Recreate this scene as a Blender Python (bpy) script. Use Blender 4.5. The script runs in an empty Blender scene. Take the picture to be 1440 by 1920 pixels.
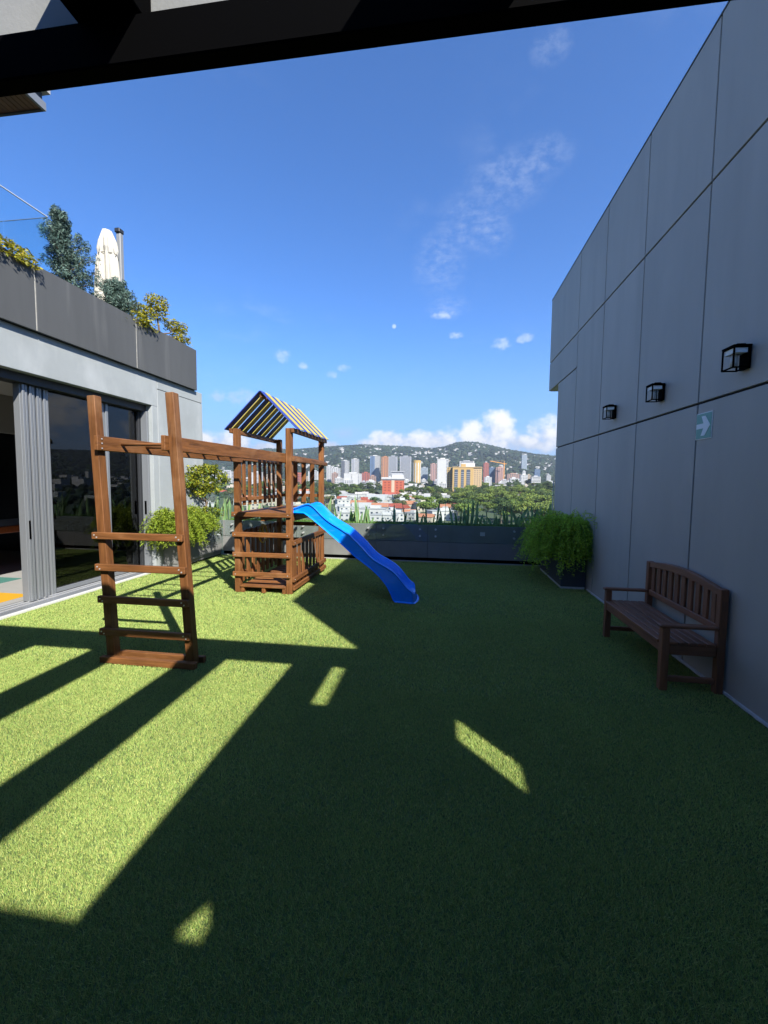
import bpy, bmesh, math, random
import numpy as np
from mathutils import Vector, Matrix
R = math.radians
random.seed(7); rng = np.random.default_rng(7)
sc = bpy.context.scene
col = sc.collection

# ------------------------------------------------------------------ camera
FPX, YAW, PITCH, ROLL, EYE = 800.3, .139585, .070555, -.010856, 1.7
def _cam():
    f = Vector((-math.sin(YAW)*math.cos(PITCH), math.cos(YAW)*math.cos(PITCH), -math.sin(PITCH)))
    r = Vector((math.cos(YAW), math.sin(YAW), 0)); d = f.cross(r)
    rr = math.cos(ROLL)*r + math.sin(ROLL)*d; dd = -math.sin(ROLL)*r + math.cos(ROLL)*d
    return rr, dd, f
CR, CD, CF = _cam()
cd = bpy.data.cameras.new('camera'); cam = bpy.data.objects.new('camera', cd); col.objects.link(cam)
cd.sensor_fit = 'HORIZONTAL'; cd.sensor_width = 36; cd.lens = FPX/1440*36
cd.clip_start = .05; cd.clip_end = 30000
m = Matrix((CR, -CD, -CF)).transposed().to_4x4(); m.translation = (0, 0, EYE); cam.matrix_world = m
sc.camera = cam

# ------------------------------------------------------------------ light and exposure
SUNV = Vector((.762, -.924, 1.0)).normalized()          # towards the sun
SUN_EL = math.asin(SUNV.z); SUN_AZ = math.atan2(SUNV.x, SUNV.y)
sd = bpy.data.lights.new('sun', 'SUN'); sd.energy = 4.0; sd.angle = R(.53); sd.color = (1, .95, .86)
so = bpy.data.objects.new('sun', sd); col.objects.link(so)
so.rotation_euler = (-SUNV).to_track_quat('-Z', 'Y').to_euler(); so.location = SUNV*40
sc.view_settings.view_transform = 'Standard'; sc.view_settings.look = 'None'
sc.view_settings.gamma = 1; sc.view_settings.exposure = 1.5; sc.view_settings.use_curve_mapping = False

def world():
    w = bpy.data.worlds.new('World'); sc.world = w; w.use_nodes = True
    nt = w.node_tree; nt.nodes.clear(); L = nt.links
    def N(t, **k):
        n = nt.nodes.new(t)
        for a, b in k.items(): setattr(n, a, b)
        return n
    def put(sock, v):
        if isinstance(v, (int, float)): sock.default_value = v
        elif isinstance(v, tuple): sock.default_value = v
        else: L.new(v, sock)
    def mt(op, a, b=0., c=0., clamp=False):
        n = N('ShaderNodeMath', operation=op, use_clamp=clamp)
        put(n.inputs[0], a); put(n.inputs[1], b); put(n.inputs[2], c); return n.outputs[0]
    def ramp(v, a, b):
        n = N('ShaderNodeMapRange', interpolation_type='SMOOTHSTEP'); put(n.inputs[0], v)
        n.inputs[1].default_value = a; n.inputs[2].default_value = b; return n.outputs[0]
    def mix(f, a, b):
        n = N('ShaderNodeMix', data_type='RGBA'); put(n.inputs[0], f); put(n.inputs[6], a); put(n.inputs[7], b); return n.outputs[2]
    out = N('ShaderNodeOutputWorld'); bg = N('ShaderNodeBackground')
    sky = N('ShaderNodeTexSky', sky_type='NISHITA'); sky.sun_disc = False
    sky.sun_elevation = SUN_EL; sky.sun_rotation = SUN_AZ
    sky.altitude = 1500; sky.air_density = 1.0; sky.dust_density = .2; sky.ozone_density = 3.0
    hs = N('ShaderNodeHueSaturation'); hs.inputs['Saturation'].default_value = 1.18; L.new(sky.outputs[0], hs.inputs['Color'])
    tn = N('ShaderNodeMix', data_type='RGBA', blend_type='MULTIPLY'); tn.inputs[0].default_value = 1; tn.inputs[7].default_value = (.62, .79, 1, 1); L.new(hs.outputs[0], tn.inputs[6])
    tc = N('ShaderNodeTexCoord'); sp = N('ShaderNodeSeparateXYZ'); L.new(tc.outputs['Generated'], sp.inputs[0])
    x, y, z = sp.outputs
    az = mt('ARCTAN2', x, y); el = mt('ARCSINE', z)
    def vec(a, b, c=0.):
        n = N('ShaderNodeCombineXYZ'); put(n.inputs[0], a); put(n.inputs[1], b); put(n.inputs[2], c); return n.outputs[0]
    def noise(v, scale, detail=6, rough=.55, dist=0.):
        n = N('ShaderNodeTexNoise'); L.new(v, n.inputs['Vector']); n.inputs['Scale'].default_value = scale
        n.inputs['Detail'].default_value = detail; n.inputs['Roughness'].default_value = rough; n.inputs['Distortion'].default_value = dist
        return n.outputs['Fac']
    flat = vec(az, mt('MULTIPLY', el, 1.15))
    n1 = noise(flat, 26, 8, .58); n1c = mt('SUBTRACT', n1, .5)
    n2 = noise(flat, 9, 4, .5); n2c = mt('SUBTRACT', n2, .5)
    # cumulus banks standing on the horizon all round (the ones in view among them)
    blobs = [(.085, .098, .105, .05), (.115, .122, .05, .045), (.06, .115, .04, .03), (.225, .105, .055, .048), (.17, .088, .11, .024), (-.03, .094, .11, .028), (-.13, .092, .055, .032), (-.08, .09, .05, .026), (-.16, .086, .07, .016),
             (-.475, .082, .06, .03), (-.56, .08, .06, .034), (-.41, .075, .05, .02), (-.27, .079, .035, .016),
             (.5, .1, .2, .04), (.85, .12, .14, .06), (1.2, .1, .25, .05), (-.9, .1, .2, .045), (-1.3, .1, .2, .05), (2., .1, .3, .05), (-2.1, .1, .3, .05), (2.9, .1, .3, .05)]
    dens = None
    for (a, e, ra, re) in blobs:
        q = mt('ADD', mt('POWER', mt('DIVIDE', mt('SUBTRACT', az, a), ra), 2.), mt('POWER', mt('DIVIDE', mt('SUBTRACT', el, e), re), 2.))
        v = mt('SUBTRACT', 1., q)
        dens = v if dens is None else mt('MAXIMUM', dens, v)
    dens = mt('ADD', dens, mt('MULTIPLY', n1c, 2.5))
    cum = ramp(dens, .05, 1.0)
    shade = ramp(mt('ADD', mt('MULTIPLY', mt('SUBTRACT', el, .085), 16.), mt('ADD', mt('MULTIPLY', n1c, 3.0), mt('MULTIPLY', n2c, 2.))), -.6, .7)
    ccol = mix(shade, (2.7, 3.0, 3.5, 1), (4.9, 4.85, 4.75, 1))
    # small fair weather puffs
    puffs = [(.118, .297, .018, .011), (.168, .305, .017, .009), (-.371, .27, .017, .012), (-.325, .253, .01, .007), (-.235, .253, .014, .007), (-.26, .238, .012, .007),
             (-.458, .178, .04, .016), (-.505, .176, .02, .013), (-.23, .112, .03, .012), (-.012, .361, .02, .008), (.02, .32, .015, .006),
             (.6, .33, .05, .02), (.9, .4, .06, .02), (-.9, .3, .06, .02), (1.5, .35, .06, .03), (-1.6, .35, .06, .03)]
    pd = None
    for (a, e, ra, re) in puffs:
        q = mt('ADD', mt('POWER', mt('DIVIDE', mt('SUBTRACT', az, a), ra*1.3), 2.), mt('POWER', mt('DIVIDE', mt('SUBTRACT', el, e), re*1.3), 2.))
        v = mt('SUBTRACT', 1., q)
        pd = v if pd is None else mt('MAXIMUM', pd, v)
    n3 = noise(flat, 60, 6, .6)
    pm = mt('MULTIPLY', ramp(mt('ADD', pd, mt('MULTIPLY', mt('SUBTRACT', n3, .5), 3.2)), .0, 1.5), .55)
    # thin high cirrus
    pz = mt('ADD', mt('MAXIMUM', z, 0.), .12)
    pl = vec(mt('DIVIDE', x, pz), mt('DIVIDE', y, pz))
    c1 = noise(pl, 7., 6, .66, .2); c2 = noise(pl, 1.3, 3, .5)
    cir = mt('MULTIPLY', ramp(c1, .46, .76), ramp(c2, .50, .68))
    streak = [(-.02, .455, .075, .075), (.05, .52, .10, .07), (.12, .575, .11, .06), (.0, .375, .06, .03), (.09, .50, .06, .05), (.2, .73, .05, .028), (.19, .60, .08, .04), (1.0, .6, .2, .1), (-1.0, .6, .2, .1), (2.2, .6, .3, .1)]
    sdn = None
    for (a, e, ra, re) in streak:
        q = mt('ADD', mt('POWER', mt('DIVIDE', mt('SUBTRACT', az, a), ra), 2.), mt('POWER', mt('DIVIDE', mt('SUBTRACT', el, e), re), 2.))
        v = mt('SUBTRACT', 1., q, clamp=True); sdn = v if sdn is None else mt('MAXIMUM', sdn, v)
    c3 = noise(pl, 22., 8, .74, .1)
    cs = mt('MULTIPLY', mt('MULTIPLY', ramp(c3, .36, .78), ramp(sdn, 0., 1.2)), .27)
    thin = mt('ADD', mt('MULTIPLY', cir, .10), mt('ADD', cs, pm), clamp=True)
    # the day moon
    mo = Vector((CR*(739-720)/FPX + CD*(612-960)/FPX + CF)).normalized()
    dp = N('ShaderNodeVectorMath', operation='DOT_PRODUCT'); L.new(tc.outputs['Generated'], dp.inputs[0]); dp.inputs[1].default_value = mo
    moon = mt('MULTIPLY', ramp(dp.outputs['Value'], 1-.0045**2/2*1.3, 1-.0045**2/2*.5), .45)
    c = mix(moon, tn.outputs[2], (4.5, 4.8, 5.2, 1))
    c = mix(thin, c, (3.6, 4.0, 4.6, 1))
    # pale milky air low over the horizon
    low = mt('MULTIPLY', mt('SUBTRACT', 1., ramp(el, .0, .34)), .75)
    c = mix(low, c, (.98, 1.72, 3.0, 1))
    c = mix(cum, c, ccol)
    L.new(c, bg.inputs[0]); bg.inputs[1].default_value = .092
    L.new(bg.outputs[0], out.inputs[0])
    w.cycles.sampling_method = 'MANUAL'; w.cycles.sample_map_resolution = 512
world()

# ------------------------------------------------------------------ materials
MATS = {}
def mat(name, colr, rough=.7, var=0., vscale=3., bump=0., bscale=40., metal=0., spec=.5, stretch=(1, 1, 1), rnd=0., dark=None, coat=0., attr=None, trans=0., detail=5):
    if name in MATS: return MATS[name]
    mm = bpy.data.materials.new(name); mm.use_nodes = True; nt = mm.node_tree; L = nt.links
    b = nt.nodes['Principled BSDF']; b.inputs['Roughness'].default_value = rough; b.inputs['Metallic'].default_value = metal
    b.inputs['Specular IOR Level'].default_value = spec; b.inputs['Coat Weight'].default_value = coat
    tc = nt.nodes.new('ShaderNodeTexCoord'); mp = nt.nodes.new('ShaderNodeMapping'); mp.inputs['Scale'].default_value = stretch
    L.new(tc.outputs['Object'], mp.inputs[0])
    cur = None
    rgb = nt.nodes.new('ShaderNodeRGB'); rgb.outputs[0].default_value = (*colr, 1); cur = rgb.outputs[0]
    if attr:
        a = nt.nodes.new('ShaderNodeAttribute'); a.attribute_name = attr
        mx = nt.nodes.new('ShaderNodeMix'); mx.data_type = 'RGBA'; mx.blend_type = 'MULTIPLY'; mx.inputs[0].default_value = 1
        L.new(cur, mx.inputs[6]); L.new(a.outputs['Color'], mx.inputs[7]); cur = mx.outputs[2]
    if var:
        n = nt.nodes.new('ShaderNodeTexNoise'); n.inputs['Scale'].default_value = vscale; n.inputs['Detail'].default_value = detail; n.inputs['Roughness'].default_value = .6
        L.new(mp.outputs[0], n.inputs['Vector'])
        rp = nt.nodes.new('ShaderNodeMapRange'); rp.inputs[1].default_value = .3; rp.inputs[2].default_value = .7; rp.inputs[3].default_value = 0; rp.inputs[4].default_value = 1
        L.new(n.outputs['Fac'], rp.inputs[0])
        mx = nt.nodes.new('ShaderNodeMix'); mx.data_type = 'RGBA'; mx.blend_type = 'MULTIPLY'
        L.new(rp.outputs[0], mx.inputs[0]); L.new(cur, mx.inputs[6])
        dk = dark if dark else (1-var,)*3
        mx.inputs[7].default_value = (*dk, 1); cur = mx.outputs[2]
    if rnd:
        oi = nt.nodes.new('ShaderNodeObjectInfo'); rp = nt.nodes.new('ShaderNodeMapRange'); rp.inputs[3].default_value = 1-rnd; rp.inputs[4].default_value = 1+rnd
        L.new(oi.outputs['Random'], rp.inputs[0])
        vm = nt.nodes.new('ShaderNodeVectorMath'); vm.operation = 'SCALE'; L.new(cur, vm.inputs[0]); L.new(rp.outputs[0], vm.inputs['Scale']); cur = vm.outputs[0]
    L.new(cur, b.inputs['Base Color'])
    if bump:
        n = nt.nodes.new('ShaderNodeTexNoise'); n.inputs['Scale'].default_value = bscale; n.inputs['Detail'].default_value = 4
        L.new(mp.outputs[0], n.inputs['Vector']); bp = nt.nodes.new('ShaderNodeBump'); bp.inputs['Strength'].default_value = bump; bp.inputs['Distance'].default_value = .01
        L.new(n.outputs['Fac'], bp.inputs['Height']); L.new(bp.outputs[0], b.inputs['Normal'])
    if trans:
        o = nt.nodes['Material Output']; t = nt.nodes.new('ShaderNodeBsdfTranslucent'); L.new(cur, t.inputs[0])
        ms = nt.nodes.new('ShaderNodeMixShader'); ms.inputs[0].default_value = trans
        L.new(b.outputs[0], ms.inputs[1]); L.new(t.outputs[0], ms.inputs[2]); L.new(ms.outputs[0], o.inputs[0])
    MATS[name] = mm; return mm

def glass(name, tint, refl=1.5, base=0.):
    mm = bpy.data.materials.new(name); mm.use_nodes = True; nt = mm.node_tree; L = nt.links; nt.nodes.clear()
    o = nt.nodes.new('ShaderNodeOutputMaterial'); t = nt.nodes.new('ShaderNodeBsdfTransparent'); t.inputs[0].default_value = (*tint, 1)
    g = nt.nodes.new('ShaderNodeBsdfGlossy'); g.inputs['Roughness'].default_value = .004; g.inputs[0].default_value = (.95, .97, 1, 1)
    f = nt.nodes.new('ShaderNodeFresnel'); ge = nt.nodes.new('ShaderNodeNewGeometry'); mr = nt.nodes.new('ShaderNodeMapRange'); mr.inputs[3].default_value = refl; mr.inputs[4].default_value = 1/refl
    L.new(ge.outputs['Backfacing'], mr.inputs[0]); L.new(mr.outputs[0], f.inputs[0])
    add = nt.nodes.new('ShaderNodeMath'); add.operation = 'ADD'; add.use_clamp = True; L.new(f.outputs[0], add.inputs[0]); add.inputs[1].default_value = base
    mx = nt.nodes.new('ShaderNodeMixShader'); L.new(add.outputs[0], mx.inputs[0]); L.new(t.outputs[0], mx.inputs[1]); L.new(g.outputs[0], mx.inputs[2]); L.new(mx.outputs[0], o.inputs[0])
    return mm

WOODC = (.225, .092, .031)
def wood(ax):
    s = {'x': (1.2, 14, 14), 'y': (14, 1.2, 14), 'z': (14, 14, 1.2)}[ax]
    return mat('stained_wood_'+ax, WOODC, .52, .55, 2.2, .35, 9, stretch=s, rnd=.16, spec=.25)
WX, WY, WZ = wood('x'), wood('y'), wood('z')
def bwood(ax):
    s = {'x': (1.5, 16, 16), 'y': (16, 1.5, 16), 'z': (16, 16, 1.5)}[ax]
    return mat('bench_wood_'+ax, (.29, .12, .06), .5, .4, 2.2, .25, 9, stretch=s, rnd=.12, spec=.4)
M_panel = mat('panel_grey', (.455, .425, .385), .62, .12, 1.6, .05, 160, rnd=.04, spec=.35, stretch=(1, 1, .3))
M_backing = mat('joint_dark', (.012, .014, .018), .9)
M_stucco = mat('pale_stucco', (0.3055, 0.3315, 0.338), .85, .14, 1.6, .12, 120)
M_fascia = mat('fascia_grey', (.080, .083, .084), .7, .2, 3.0, .05, 130, stretch=(1, 1, .16), rnd=.04)
M_black = mat('black_steel', (.0012, .0012, .0014), .8, spec=.02)
M_alu = mat('door_aluminium', (.225, .24, .26), .42, .08, 2, metal=.35, stretch=(1, 1, .2))
M_dark = mat('dark_frame', (.022, .024, .028), .5)
M_white = mat('white_paint', (.55, .55, .54), .6, .12, 5)
M_planter = mat('planter_metal', (.20, .20, .195), .5, .18, 2.5, rnd=.04, spec=.4)
M_planterd = mat('planter_dark', (.075, .08, .088), .5, .2, 2.5, rnd=.04, spec=.4)
M_concrete = mat('concrete', (.36, .36, .35), .85, .2, 3, .1, 60)
M_soil = mat('soil', (.035, .025, .016), .95, .4, 8, .5, 30)
M_steel = mat('stainless', (.62, .62, .62), .35, metal=.55)
M_blue = mat('slide_blue', (.001, .235, .95), .24, .1, 7, spec=.45, coat=.08)
M_sblue = mat('slat_blue', (.025, .05, .30), .5, .2, 5, rnd=.08)
M_syel = mat('slat_yellow', (.46, .39, .075), .5, .15, 5, rnd=.06)
M_wheel = mat('wheel_yellow', (.45, .32, .012), .4)
M_cream = mat('cream_fabric', (.50, .47, .40), .85, .15, 4, .2, 30)
M_greypole = mat('grey_pole', (.2, .21, .22), .45)
M_soffit = mat('soffit_wood', (.20, .095, .045), .6, .35, 3, stretch=(1, .1, 1), rnd=.12)
M_glassdoor = glass('door_glass', (.17, .185, .20), 1.5, .0)
M_glassrail = glass('rail_glass', (.95, .985, .98), 1.4)
M_glassup = glass('terrace_glass', (.90, .96, .97), 1.35)
M_leafshade = None

def stain(mm, scale, stretch, colr, lo, hi, amount, detail=4):
    nt = mm.node_tree; L = nt.links; b = nt.nodes['Principled BSDF']; src = b.inputs['Base Color'].links[0].from_socket
    tc = nt.nodes.new('ShaderNodeTexCoord'); mp = nt.nodes.new('ShaderNodeMapping'); mp.inputs['Scale'].default_value = stretch; mp.inputs['Location'].default_value = (3.1, 7.7, 1.9); L.new(tc.outputs['Object'], mp.inputs[0])
    n = nt.nodes.new('ShaderNodeTexNoise'); n.inputs['Scale'].default_value = scale; n.inputs['Detail'].default_value = detail; L.new(mp.outputs[0], n.inputs['Vector'])
    r = nt.nodes.new('ShaderNodeMapRange'); r.inputs[1].default_value = lo; r.inputs[2].default_value = hi; r.inputs[3].default_value = 0; r.inputs[4].default_value = amount; L.new(n.outputs['Fac'], r.inputs[0])
    mx = nt.nodes.new('ShaderNodeMix'); mx.data_type = 'RGBA'; L.new(r.outputs[0], mx.inputs[0]); L.new(src, mx.inputs[6]); mx.inputs[7].default_value = (*colr, 1); L.new(mx.outputs[2], b.inputs['Base Color'])
stain(M_panel, 3., (1, 1, .10), (.30, .27, .24), .56, .75, .22); stain(M_panel, 1.3, (1, 1, 1), (.55, .51, .45), .60, .72, .15)
stain(M_fascia, 4., (1, 1, .08), (.16, .16, .155), .58, .76, .55); stain(M_stucco, 2.5, (1, 1, .5), (.42, .44, .45), .55, .75, .5)
stain(WX, 6., (.6, 5, 5), (.05, .022, .01), .62, .74, .7); stain(WY, 6., (5, .6, 5), (.05, .022, .01), .62, .74, .7); stain(WZ, 6., (5, 5, .6), (.05, .022, .01), .62, .74, .7)
for ax in 'xyz': stain({'x': WX, 'y': WY, 'z': WZ}[ax], 2.6, (1, 1, 1), (.33, .18, .09), .56, .74, .45)
stain(M_blue, 9., (.5, 3, 3), (.10, .33, .85), .58, .75, .35); stain(M_planter, 2.2, (1, 1, .3), (.11, .11, .11), .55, .72, .5)

# ------------------------------------------------------------------ mesh helpers
def tag(o, label=None, cat=None, group=None, kind=None):
    if label: o['label'] = label
    if cat: o['category'] = cat
    if group: o['group'] = group
    if kind: o['kind'] = kind
    return o
def empty(name, loc=(0, 0, 0), rz=0., label=None, cat=None, group=None):
    o = bpy.data.objects.new(name, None); col.objects.link(o); o.location = loc; o.rotation_euler = (0, 0, rz); o.empty_display_size = .1
    return tag(o, label, cat, group)
def link(name, me, parent=None, loc=None):
    o = bpy.data.objects.new(name, me); col.objects.link(o)
    if parent is not None: o.parent = parent
    if loc is not None: o.location = loc
    return o
def rootloc(p):
    v = Vector((0, 0, 0))
    while p is not None: v += p.location; p = p.parent
    return v
class MB:
    def __init__(s): s.v = []; s.f = []; s.mi = []
    def quadbox(s, c8, mi=0):
        n = len(s.v); s.v += [tuple(c) for c in c8]
        for f in ((0, 3, 2, 1), (4, 5, 6, 7), (0, 1, 5, 4), (1, 2, 6, 5), (2, 3, 7, 6), (3, 0, 4, 7)):
            s.f.append(tuple(n+i for i in f)); s.mi.append(mi)
        return s
    def box(s, x0, x1, y0, y1, z0, z1, mi=0):
        return s.quadbox([(x0, y0, z0), (x1, y0, z0), (x1, y1, z0), (x0, y1, z0), (x0, y0, z1), (x1, y0, z1), (x1, y1, z1), (x0, y1, z1)], mi)
    def beam(s, a, b, w, h, up=(0, 0, 1), mi=0):
        a = Vector(a); b = Vector(b); d = (b-a).normalized(); u = Vector(up); r = d.cross(u).normalized(); u = r.cross(d)
        c = []
        for p in (a, b):
            for (i, j) in ((-1, -1), (1, -1), (1, 1), (-1, 1)): c.append(p + r*(i*w/2) + u*(j*h/2))
        return s.quadbox(c, mi)
    def tube(s, pts, rad, n=8, cap=True, mi=0):
        pts = [Vector(p) for p in pts]; base = len(s.v); up = Vector((0, 0, 1))
        for i, p in enumerate(pts):
            d = (pts[min(i+1, len(pts)-1)] - pts[max(i-1, 0)]).normalized()
            u = up if abs(d.z) < .95 else Vector((1, 0, 0))
            r = d.cross(u).normalized(); u = r.cross(d); rr = rad[i] if isinstance(rad, (list, tuple)) else rad
            for k in range(n):
                a = 2*math.pi*k/n; s.v.append(tuple(p + r*math.cos(a)*rr + u*math.sin(a)*rr))
        for i in range(len(pts)-1):
            for k in range(n):
                k2 = (k+1) % n; s.f.append((base+i*n+k, base+i*n+k2, base+(i+1)*n+k2, base+(i+1)*n+k)); s.mi.append(mi)
        if cap:
            s.f.append(tuple(base+k for k in reversed(range(n)))); s.mi.append(mi)
            e = base+(len(pts)-1)*n; s.f.append(tuple(e+k for k in range(n))); s.mi.append(mi)
        return s
    def poly(s, pts, mi=0):
        n = len(s.v); s.v += [tuple(p) for p in pts]; s.f.append(tuple(range(n, n+len(pts)))); s.mi.append(mi); return s
    def mesh(s, name, mats, bevel=0., smooth=False, off=(0, 0, 0)):
        me = bpy.data.meshes.new(name); o = Vector(off)
        me.from_pydata([(a-o.x, b-o.y, c-o.z) for a, b, c in s.v], [], s.f)
        if not isinstance(mats, (list, tuple)): mats = [mats]
        for q in mats: me.materials.append(q)
        if len(mats) > 1: me.polygons.foreach_set('material_index', s.mi)
        bm = bmesh.new(); bm.from_mesh(me)
        bmesh.ops.recalc_face_normals(bm, faces=bm.faces)
        if bevel: bmesh.ops.bevel(bm, geom=bm.edges[:], offset=bevel, segments=1, affect='EDGES', profile=.5)
        bm.to_mesh(me); bm.free()
        if smooth: me.polygons.foreach_set('use_smooth', [True]*len(me.polygons))
        return me
    def build(s, name, mats, parent=None, bevel=0., smooth=False):
        off = rootloc(parent) if parent is not None else (0, 0, 0)
        return link(name, s.mesh(name, mats, bevel, smooth, off), parent)
def bx(name, x0, x1, y0, y1, z0, z1, mt_, parent=None, bevel=0.):
    return MB().box(x0, x1, y0, y1, z0, z1).build(name, mt_, parent, bevel)
def raw_mesh(name, V, F, mats, colors=None, smooth=False):
    """V (n,3) array, F (m,k) array of equal polygons; colours per vertex"""
    me = bpy.data.meshes.new(name); V = np.asarray(V, np.float32); F = np.asarray(F, np.int32); k = F.shape[1]
    me.vertices.add(len(V)); me.vertices.foreach_set('co', V.ravel())
    me.loops.add(F.size); me.loops.foreach_set('vertex_index', F.ravel())
    me.polygons.add(len(F)); me.polygons.foreach_set('loop_start', np.arange(0, F.size, k, dtype=np.int32)); me.polygons.foreach_set('loop_total', np.full(len(F), k, np.int32))
    if smooth: me.polygons.foreach_set('use_smooth', np.ones(len(F), bool))
    me.update(calc_edges=True)
    if colors is not None:
        a = me.color_attributes.new('tint', 'FLOAT_COLOR', 'POINT'); c = np.ones((len(V), 4), np.float32); c[:, :3] = colors; a.data.foreach_set('color', c.ravel())
    for q in (mats if isinstance(mats, (list, tuple)) else [mats]): me.materials.append(q)
    return me
def ray(px, py):
    return (CR*((px-720)/FPX) + CD*((py-960)/FPX) + CF)
def at(px, py, Y):
    d = ray(px, py); return Vector((0, 0, EYE)) + d*(Y/d.y)

# ------------------------------------------------------------------ terrain
_ridge = [(-2000, 835), (300, 852), (440, 852), (500, 843), (545, 845), (620, 840), (680, 836), (760, 839), (805, 843), (832, 840), (852, 833), (872, 830.5), (895, 831.5), (922, 838), (960, 846), (1000, 853), (1036, 857), (1100, 860), (1200, 852), (1440, 850), (3000, 845)]
_raz = []; _rel = []
for px, py in _ridge:
    px2 = max(-3000, min(3200, px)); d = ray(px2, py); _raz.append(math.atan2(d.x, d.y)); _rel.append(d.z/math.hypot(d.x, d.y))
RD = 3400.
_pD = [0, 100, 300, 620, 1000, 1500, 1900]; _pz = [-38, -38, -32, -20.5, -10, -3, 8]
def _vn(x, y):  # cheap smooth noise
    return (np.sin(x*1.7+1.3*np.sin(y*1.1))+np.sin(y*2.3+1.7*np.sin(x*.9+.5))+.5*np.sin(x*4.1+y*3.3)+.5*np.sin(x*3.7-y*5.2+1.))/3.
def terrain(X, Y):
    X = np.asarray(X, float); Y = np.asarray(Y, float)
    D = np.hypot(X, Y); az = np.arctan2(X, Y)
    base = np.interp(D, _pD, _pz)
    rel = np.interp(az, _raz, _rel); top = EYE + rel*RD
    t = np.clip((D-1900)/(RD-1900), 0, 1); t2 = np.where(D > RD, np.clip(1-(D-RD)/2500, 0, 1), t)
    s = t2*t2*(3-2*t2)*.45 + t2*.55
    hill = 8+(top-8)*s
    n = _vn(X/260., Y/260.)*26 + _vn(X/90.+4, Y/90.)*9
    mid = np.sin(np.clip(t2, 0, 1)*math.pi)
    z = np.where(D < 1900, base, np.where(D > RD, np.maximum(hill, 20.), hill)) + n*mid + np.where(D < 1900, _vn(X/120., Y/120.)*np.clip((D-250)/500., 0, 1)*2., 0)
    return z
M_terrain = mat('terrain_green', (.062, .085, .036), .95, .55, .012, dark=(.5, .62, .6))
def build_terrain():
    azs = np.concatenate([np.linspace(-math.pi, -.9, 40, endpoint=False), np.linspace(-.9, 1.0, 260, endpoint=False), np.linspace(1.0, math.pi, 40)])
    rs = np.concatenate([[4, 60], np.linspace(120, 1900, 40), np.linspace(1960, 3500, 50), np.linspace(3600, 9000, 14)])
    A, Rr = np.meshgrid(azs, rs, indexing='ij'); X = Rr*np.sin(A); Y = Rr*np.cos(A); Z = terrain(X, Y)
    V = np.stack([X, Y, Z], -1).reshape(-1, 3); na, nr = A.shape
    i, j = np.meshgrid(np.arange(na-1), np.arange(nr-1), indexing='ij'); b = (i*nr+j).ravel()
    F = np.stack([b, b+1, b+nr+1, b+nr], -1)
    o = link('terrain', raw_mesh('terrain', V, F, M_terrain, smooth=True)); tag(o, 'green city ground rising into wooded hills', 'terrain', kind='structure')
build_terrain()

# ------------------------------------------------------------------ the terrace: floor, walls
tag(bx('building_base', -12, 9, -9, 9.75, -38, -.32, M_concrete), 'concrete block that carries the roof terrace', 'building', kind='structure')
tag(bx('terrace_floor', -5.6, 2.34, -4.5, 9.75, -.3, -.012, mat('turf_backing', (.10, .15, .047), .95, .35, 90, .3, 200)), 'dark backing sheet under the artificial turf', 'floor', kind='structure')

def build_turf():
    x0, x1 = -5.24, 2.29
    Vs = []; Cs = []
    for (y0, y1, dens, w, h) in ((.75, 2.0, 62000, .0034, .0165), (2.0, 3.4, 40000, .0040, .0175), (3.4, 5.5, 19000, .0056, .020), (5.5, 9.12, 8500, .0082, .022), (-2.0, .75, 2500, .012, .02)):
        n = int((x1-x0)*(y1-y0)*dens)
        px = rng.uniform(x0, x1, n); py = rng.uniform(y0, y1, n)
        clump = _vn(px*9., py*9.)*.5 + _vn(px*31., py*29.)*.5
        a = rng.uniform(0, 2*math.pi, n); lean = rng.uniform(0, 1.0, n)*h*1.05; la = rng.uniform(0, 2*math.pi, n)
        hh = h*rng.uniform(.55, 1.1, n)*(1+.08*clump)
        dx = np.cos(a)*w/2; dy = np.sin(a)*w/2
        b0 = np.stack([px-dx, py-dy, np.full(n, -.012)], -1); b1 = np.stack([px+dx, py+dy, np.full(n, -.012)], -1)
        tp = np.stack([px+np.cos(la)*lean, py+np.sin(la)*lean, hh-.012], -1)
        Vs.append(np.stack([b0, b1, tp], 1).reshape(-1, 3))
        big = .96+.06*_vn(px*.55+3., py*.6)+.06*_vn(px*2.9+1., py*3.3+2.)+.04*_vn(px*7.9, py*1.7)
        t = rng.uniform(0, 1, n)[:, None]; c = (1-t)*np.array([.70, .90, .72]) + t*np.array([1.22, 1.10, 1.15])
        dry = (rng.uniform(0, 1, n) < .12)[:, None]; c = np.where(dry, np.array([1.5, 1.2, 1.3]), c)*big[:, None]
        Cs.append(np.repeat(c, 3, 0))
    V = np.concatenate(Vs); C = np.concatenate(Cs); F = np.arange(len(V)).reshape(-1, 3)
    o = link('turf', raw_mesh('turf', V, F, mat('turf_blade', (.36, .45, .135), .55, attr='tint', trans=.25, spec=.25), C))
    tag(o, 'short green artificial turf covering the whole terrace', 'turf', kind='stuff')
build_turf()

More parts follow.
